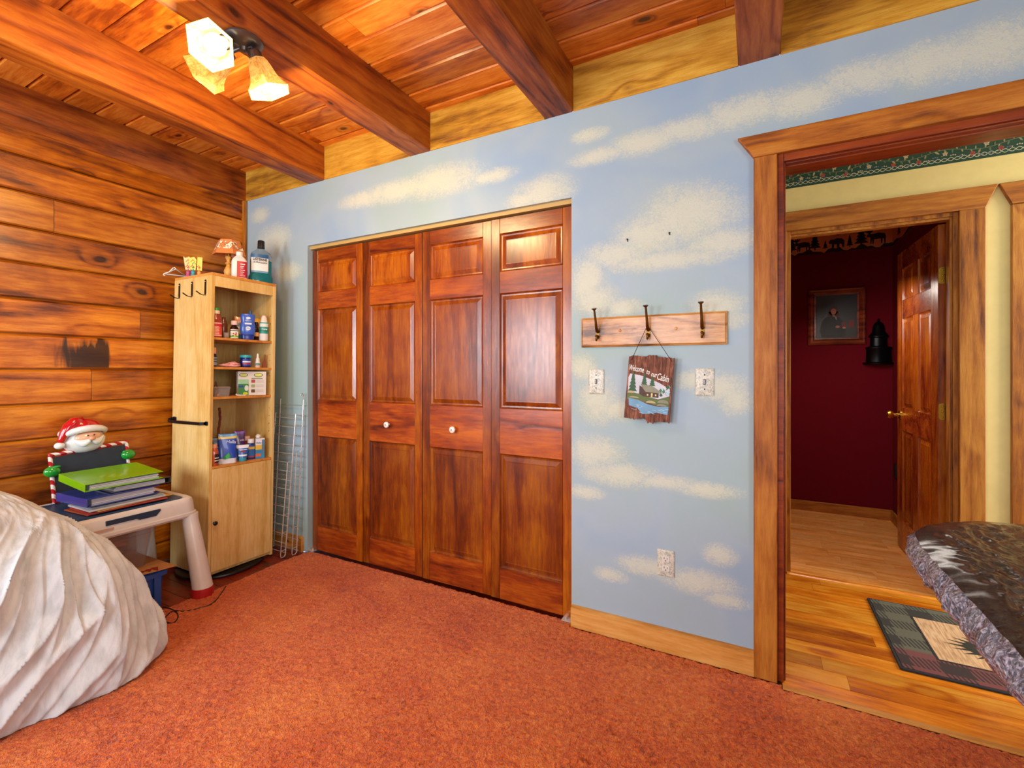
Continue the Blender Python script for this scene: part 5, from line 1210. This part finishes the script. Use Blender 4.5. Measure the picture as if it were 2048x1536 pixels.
# ================================================================== BLANKET MOUND
def catmull(P, n):
    out = []; m = len(P)
    for i in range(m):
        p0, p1, p2, p3 = [Vector(P[(i+j) % m]) for j in (-1, 0, 1, 2)]
        for k_ in range(n):
            u = k_/n; out.append(.5*((2*p1)+(p2-p0)*u+(2*p0-5*p1+4*p2-p3)*u*u+(3*p1-p0-3*p2+p3)*u**3))
    return out
def mound():
    base = [(-2.20, .30), (-2.185, .52), (-2.165, .70), (-2.15, .82), (-2.175, .95), (-2.27, 1.06), (-2.38, 1.09), (-2.50, 1.03), (-2.58, .91), (-2.62, .76), (-2.95, .68), (-3.12, .45), (-3.1, -.1), (-2.85, -.35), (-2.4, -.3), (-2.22, 0)]
    B = catmull([(a, b, 0) for a, b in base], 40); nB = len(B)
    rows_ = 120; bm = nb(); V_ = []
    top0, top1 = Vector((-2.52, .585, 0)), Vector((-2.64, .05, 0))
    cum = [0]
    for i in range(1, nB): cum.append(cum[-1]+(B[i]-B[i-1]).length)
    for j in range(rows_+1):
        f = j/rows_; ph = f*pi/2; row = []
        for i in range(nB):
            b = B[i]; d = top1-top0; tt = max(0, min(1, (b-top0).dot(d)/d.length_squared)); s_ = top0+d*tt
            H = .79+.06*tt
            oy = max(0, (b-s_).normalized().y); p = s_+(b-s_)*(cos(ph)**(1+.55*oy)+.02*sin(2*ph)*(1-f)*(1-oy)); z = H*sin(ph)**(1+.25*oy)
            out = (b-s_).normalized(); q = cum[i]
            # hanging folds: strong low, gathered at a knot on the shoulder, fine crumple above
            drift = q*1.0-.60*f-.25*f*f+.10*noise.noise(Vector((q*2, f*3, 1)))
            a1 = noise.noise(Vector((drift*5.2, f*2.4, 4))); a2 = noise.noise(Vector((drift*15, f*2.2, 9))); a3 = noise.noise(Vector((q*22, f*24, 2)))
            rid = 2*max(0, 1-abs(a1)*2.6)**2-.55; rid2 = 2*max(0, 1-abs(a2)*2.2)**2-.6
            env = sin(min(1, f*1.25+.12)*pi)**.7
            disp = .022*rid*env+.008*rid2*env+.003*a3
            if f > .45:                               # crosswise wrinkles over the top
                a4 = noise.noise(Vector((p.x*5+p.y*3, (p.x*-2+p.y)*14, 6))); disp += .014*(1-abs(a4)*2)*(f-.45)
            n_ = (out*cos(ph)+Vector((0, 0, 1))*sin(ph))
            pp = Vector((p.x, p.y, z))+n_*disp
            if f < .05: pp -= out*.018*(1-f/.05)       # tucked hem
            pp.z = max(pp.z, .012 if f > 0 else .008)
            row.append(bm.verts.new(pp))
        V_.append(row)
    for j in range(rows_):
        for i in range(nB): bm.faces.new((V_[j][i], V_[j][(i+1) % nB], V_[j+1][(i+1) % nB], V_[j+1][i]))
    bmesh.ops.remove_doubles(bm, verts=bm.verts, dist=.0004)
    g = G('cream_cotton'); co = g.obj(); nz = g.noise(g.vmath('MULTIPLY', co, (1, 1, .35)), 26, 4, .3, .55); fi = g.noise(co, 500, 2)
    g.set(col=g.ramp(nz, [(.3, 'b6bcbe'), (.6, 'd2d8da')]), rough=.85, sheen=.3, spec=.15); g.bump(g.math('ADD', g.math('MULTIPLY', nz, 1.2), g.math('MULTIPLY', fi, .1)), .6, .008)
    bl = obj('blanket', bm, g.m, label='big cream comforter heaped over a low seat beside the child table', cat='blanket', sharp=180)
    return bl
mound()

# ================================================================== TABLE WITH FITTED VINYL COVER (right foreground)
def vinyl(nm, stops, sc, bumps):
    g = G(nm); co = g.obj()
    st = g.vmath('MULTIPLY', co, (1, 1.0, 1)); a = g.noise(st, sc, 5, 1.4, .65); b = g.n('ShaderNodeTexVoronoi', {'Vector': g.vmath('ADD', co, g.vmath('SCALE', co, (0, 0, 0))), 'Scale': sc*1.6}, feature='SMOOTH_F1').outputs['Distance']
    c = g.noise(co, sc*3, 3, 1.5)
    g.set(col=g.ramp(c, stops), rough=.16, coat=.6, coatr=.12, spec=.7); g.bump(g.math('ADD', a, g.math('ADD', g.math('MULTIPLY', b, .8), g.math('MULTIPLY', c, .3))), 1.0, bumps); return g.m
VT = vinyl('brown_black_vinyl', [(.4, '100e0e'), (.52, '1e1a18'), (.72, '3a322c')], 40, .01)
VS = vinyl('vinyl_skirt', [(.38, '4c4c5c'), (.5, '7e8098'), (.62, 'bcc0d4')], 30, .016)
ct = thing('covered_table', 'table under crinkled dark vinyl cover with gathered elastic edge, right foreground', 'table', (.90, 1.10, 0))
def outline(ins, z, f=None):
    x0, x1, y0, y1 = .372+ins, 1.47-ins, .20+ins, 1.99-ins; pts = []
    for cx, cy, a, r in ((x1-.30, y1-.30, 0, .30), (x0+.36, y1-.36, 90, .36), (x0+.30, y0+.30, 180, .30), (x1-.3, y0+.3, 270, .3)):
        for i in range(0, 91, 2): t_ = R(a+i); pts.append(Vector((cx+r*cos(t_)-.90, cy+r*sin(t_)-1.10, z)))
    P2 = []
    for i in range(len(pts)):
        a, b = pts[i], pts[(i+1) % len(pts)]; n = max(1, int((b-a).length/.008)); P2 += [a.lerp(b, k_/n) for k_ in range(n)]
    return P2
O0 = outline(0, 0); nO = len(O0); cenv = Vector((0, 0, 0))
def ring_at(ins, z, amp, fr, seed_):
    out = []
    for i, p in enumerate(O0):
        a_ = O0[i-1]; b_ = O0[(i+1) % nO]; tg = (b_-a_).normalized(); nr = Vector((tg.y, -tg.x, 0)); s_ = i*.008
        w_ = noise.noise(Vector((s_*fr, seed_, 0)))+.5*noise.noise(Vector((s_*fr*2.3, seed_, 5)))
        out.append(Vector((p.x, p.y, z))+nr*(-ins+amp*w_)+Vector((0, 0, amp*.5*noise.noise(Vector((s_*fr, 3, seed_))))))
    return out
bm = nb()
Ls = [ring_at(.030, .668, .010, 38, 1), ring_at(.010, .674, .014, 34, 1), ring_at(.000, .690, .014, 30, 1.1), ring_at(-.002, .712, .012, 26, 1.25), ring_at(.004, .732, .009, 22, 1.45), ring_at(.016, .748, .005, 18, 1.7)]
rings(bm, Ls, True, False, False); obj('skirt', bm, VS, ct, sharp=180, label='shiny gathered edge of the cover')
bm = nb(); Ls = [ring_at(.0165, .7475, .005, 18, 1.7), ring_at(.035, .756, .004, 14, 2), ring_at(.06, .760, .003, 10, 3)]
last = Ls[-1]
for q_ in range(1, 70):
    s_ = 1-.0138*q_; e_ = min(1, q_/3)
    Ls.append([Vector((p.x*s_, p.y*s_, .7605+e_*(.0045*(1-2.5*abs(noise.noise(Vector((p.x*s_*26, p.y*s_*16, 0)))))+.003*(1-2.5*abs(noise.noise(Vector((p.x*s_*50, p.y*s_*44, 7)))))))) for p in last])
rings(bm, Ls, True, False, True); obj('table_cover', bm, VT, ct, sharp=180)
bm = nb(); prism(bm, [(p.x*.93, p.y*.93) for p in O0[::4]], .715, .745, 'xy'); obj('table_top', bm, M['ply'], ct)
bm = nb(); lathe(bm, [(.06, .03), (.05, .08), (.035, .2), (.045, .35), (.035, .5), (.05, .66), (.16, .70), (.16, .714)], 28, c=(.10, -.15, 0)); obj('pedestal', bm, M['ply'], ct)
for k_ in range(4):
    a = R(45+90*k_); bm = nb(); tube(bm, [(.10+.03*cos(a), -.15+.03*sin(a), .12), (.10+.16*cos(a), -.15+.16*sin(a), .08), (.10+.30*cos(a), -.15+.30*sin(a), .022)], [.03, .026, .02], 10); obj('foot', bm, M['ply'], ct)

# ================================================================== DOOR MAT IN THE HALL
mx0, mx1, my0, my1 = .512, 1.42, 2.405, 3.065
dm = thing('door_mat', 'dark plaid door mat with beige leaf centre on the hall floorboards', 'rug', ((mx0+mx1)/2, (my0+my1)/2, 0), (0, 0, 0))
mw, mh = (mx1-mx0)/2, (my1-my0)/2
def plaid():
    g = G('plaid_weave'); co = g.obj(); s_ = g.n('ShaderNodeSeparateXYZ', {0: co}); x, y = s_.outputs[0], s_.outputs[1]
    cx = g.math('GREATER_THAN', g.math('FRACT', g.math('MULTIPLY_ADD', x, 5.2, .1)), .5); cy = g.math('GREATER_THAN', g.math('FRACT', g.math('MULTIPLY_ADD', y, 6.2, .3)), .5)
    both = g.math('MULTIPLY', cx, cy); one = g.math('ABSOLUTE', g.math('SUBTRACT', cx, cy))
    st = g.math('GREATER_THAN', g.math('FRACT', g.math('MULTIPLY', g.math('ADD', x, g.math('MULTIPLY', y, .25)), 62)), .5)
    gd = g.mix(g.map(y, -.17, -.15), lin('82484a'), lin('6c6c5c'))
    dk = g.math('MAXIMUM', both, g.math('MULTIPLY', one, st))
    nz = g.noise(co, 300, 2)
    col = g.mix(g.math('MULTIPLY', dk, .88), gd, lin('2c2a2c')); col = g.mix(g.math('MULTIPLY', nz, .5), col, lin('1c1818'), 'MIX')
    g.set(col=col, rough=.95); g.bump(nz, .5, .004); return g.m
bm = nb(); prism(bm, rrect(-mw, mw, -mh, mh, .01, 3), .001, .009, 'xy'); obj('binding', bm, plain('1c1c22', .8), dm, bevel=.002)
bm = nb(); box(bm, -mw+.012, mw-.012, -mh+.012, mh-.012, .009, .0105); obj('plaid_border', bm, plaid(), dm, smooth=False)
bm = nb(); box(bm, -mw+.15, mw-.15, -mh+.135, mh-.135, .0105, .0115, 0); box(bm, -mw+.158, mw-.158, -mh+.143, mh-.143, .0116, .0122, 1)
g = G('beige_pile'); co = g.obj(); nz = g.noise(g.vmath('MULTIPLY', co, (140, 12, 1)), 1, 2); g.set(col=g.ramp(nz, [(.35, 'b08862'), (.6, 'd8b48c')]), rough=.95); obj('centre_panel', bm, [plain('242226', .9), g.m], dm, smooth=False)
bm = nb(); random.seed(2)
for k_ in range(9):
    a = R(180-60+k_*15); L_ = .20-.012*abs(k_-4); d = Vector((cos(a), sin(a))); n_ = Vector((-d.y, d.x)); ox, oy = -.04, -.02
    pts = [(0, -.014), (.3, -.030), (.38, -.012), (.6, -.026), (.68, -.008), (1, 0), (.68, .008), (.6, .026), (.38, .012), (.3, .030), (0, .014)]
    bm.faces.new([bm.verts.new((ox+d.x*p_*L_+n_.x*q_, oy+d.y*p_*L_*.8+n_.y*q_, .0126+.00008*k_)) for p_, q_ in pts])
obj('leaf_motif', bm, plain('2c2e28', .95), dm, smooth=False)
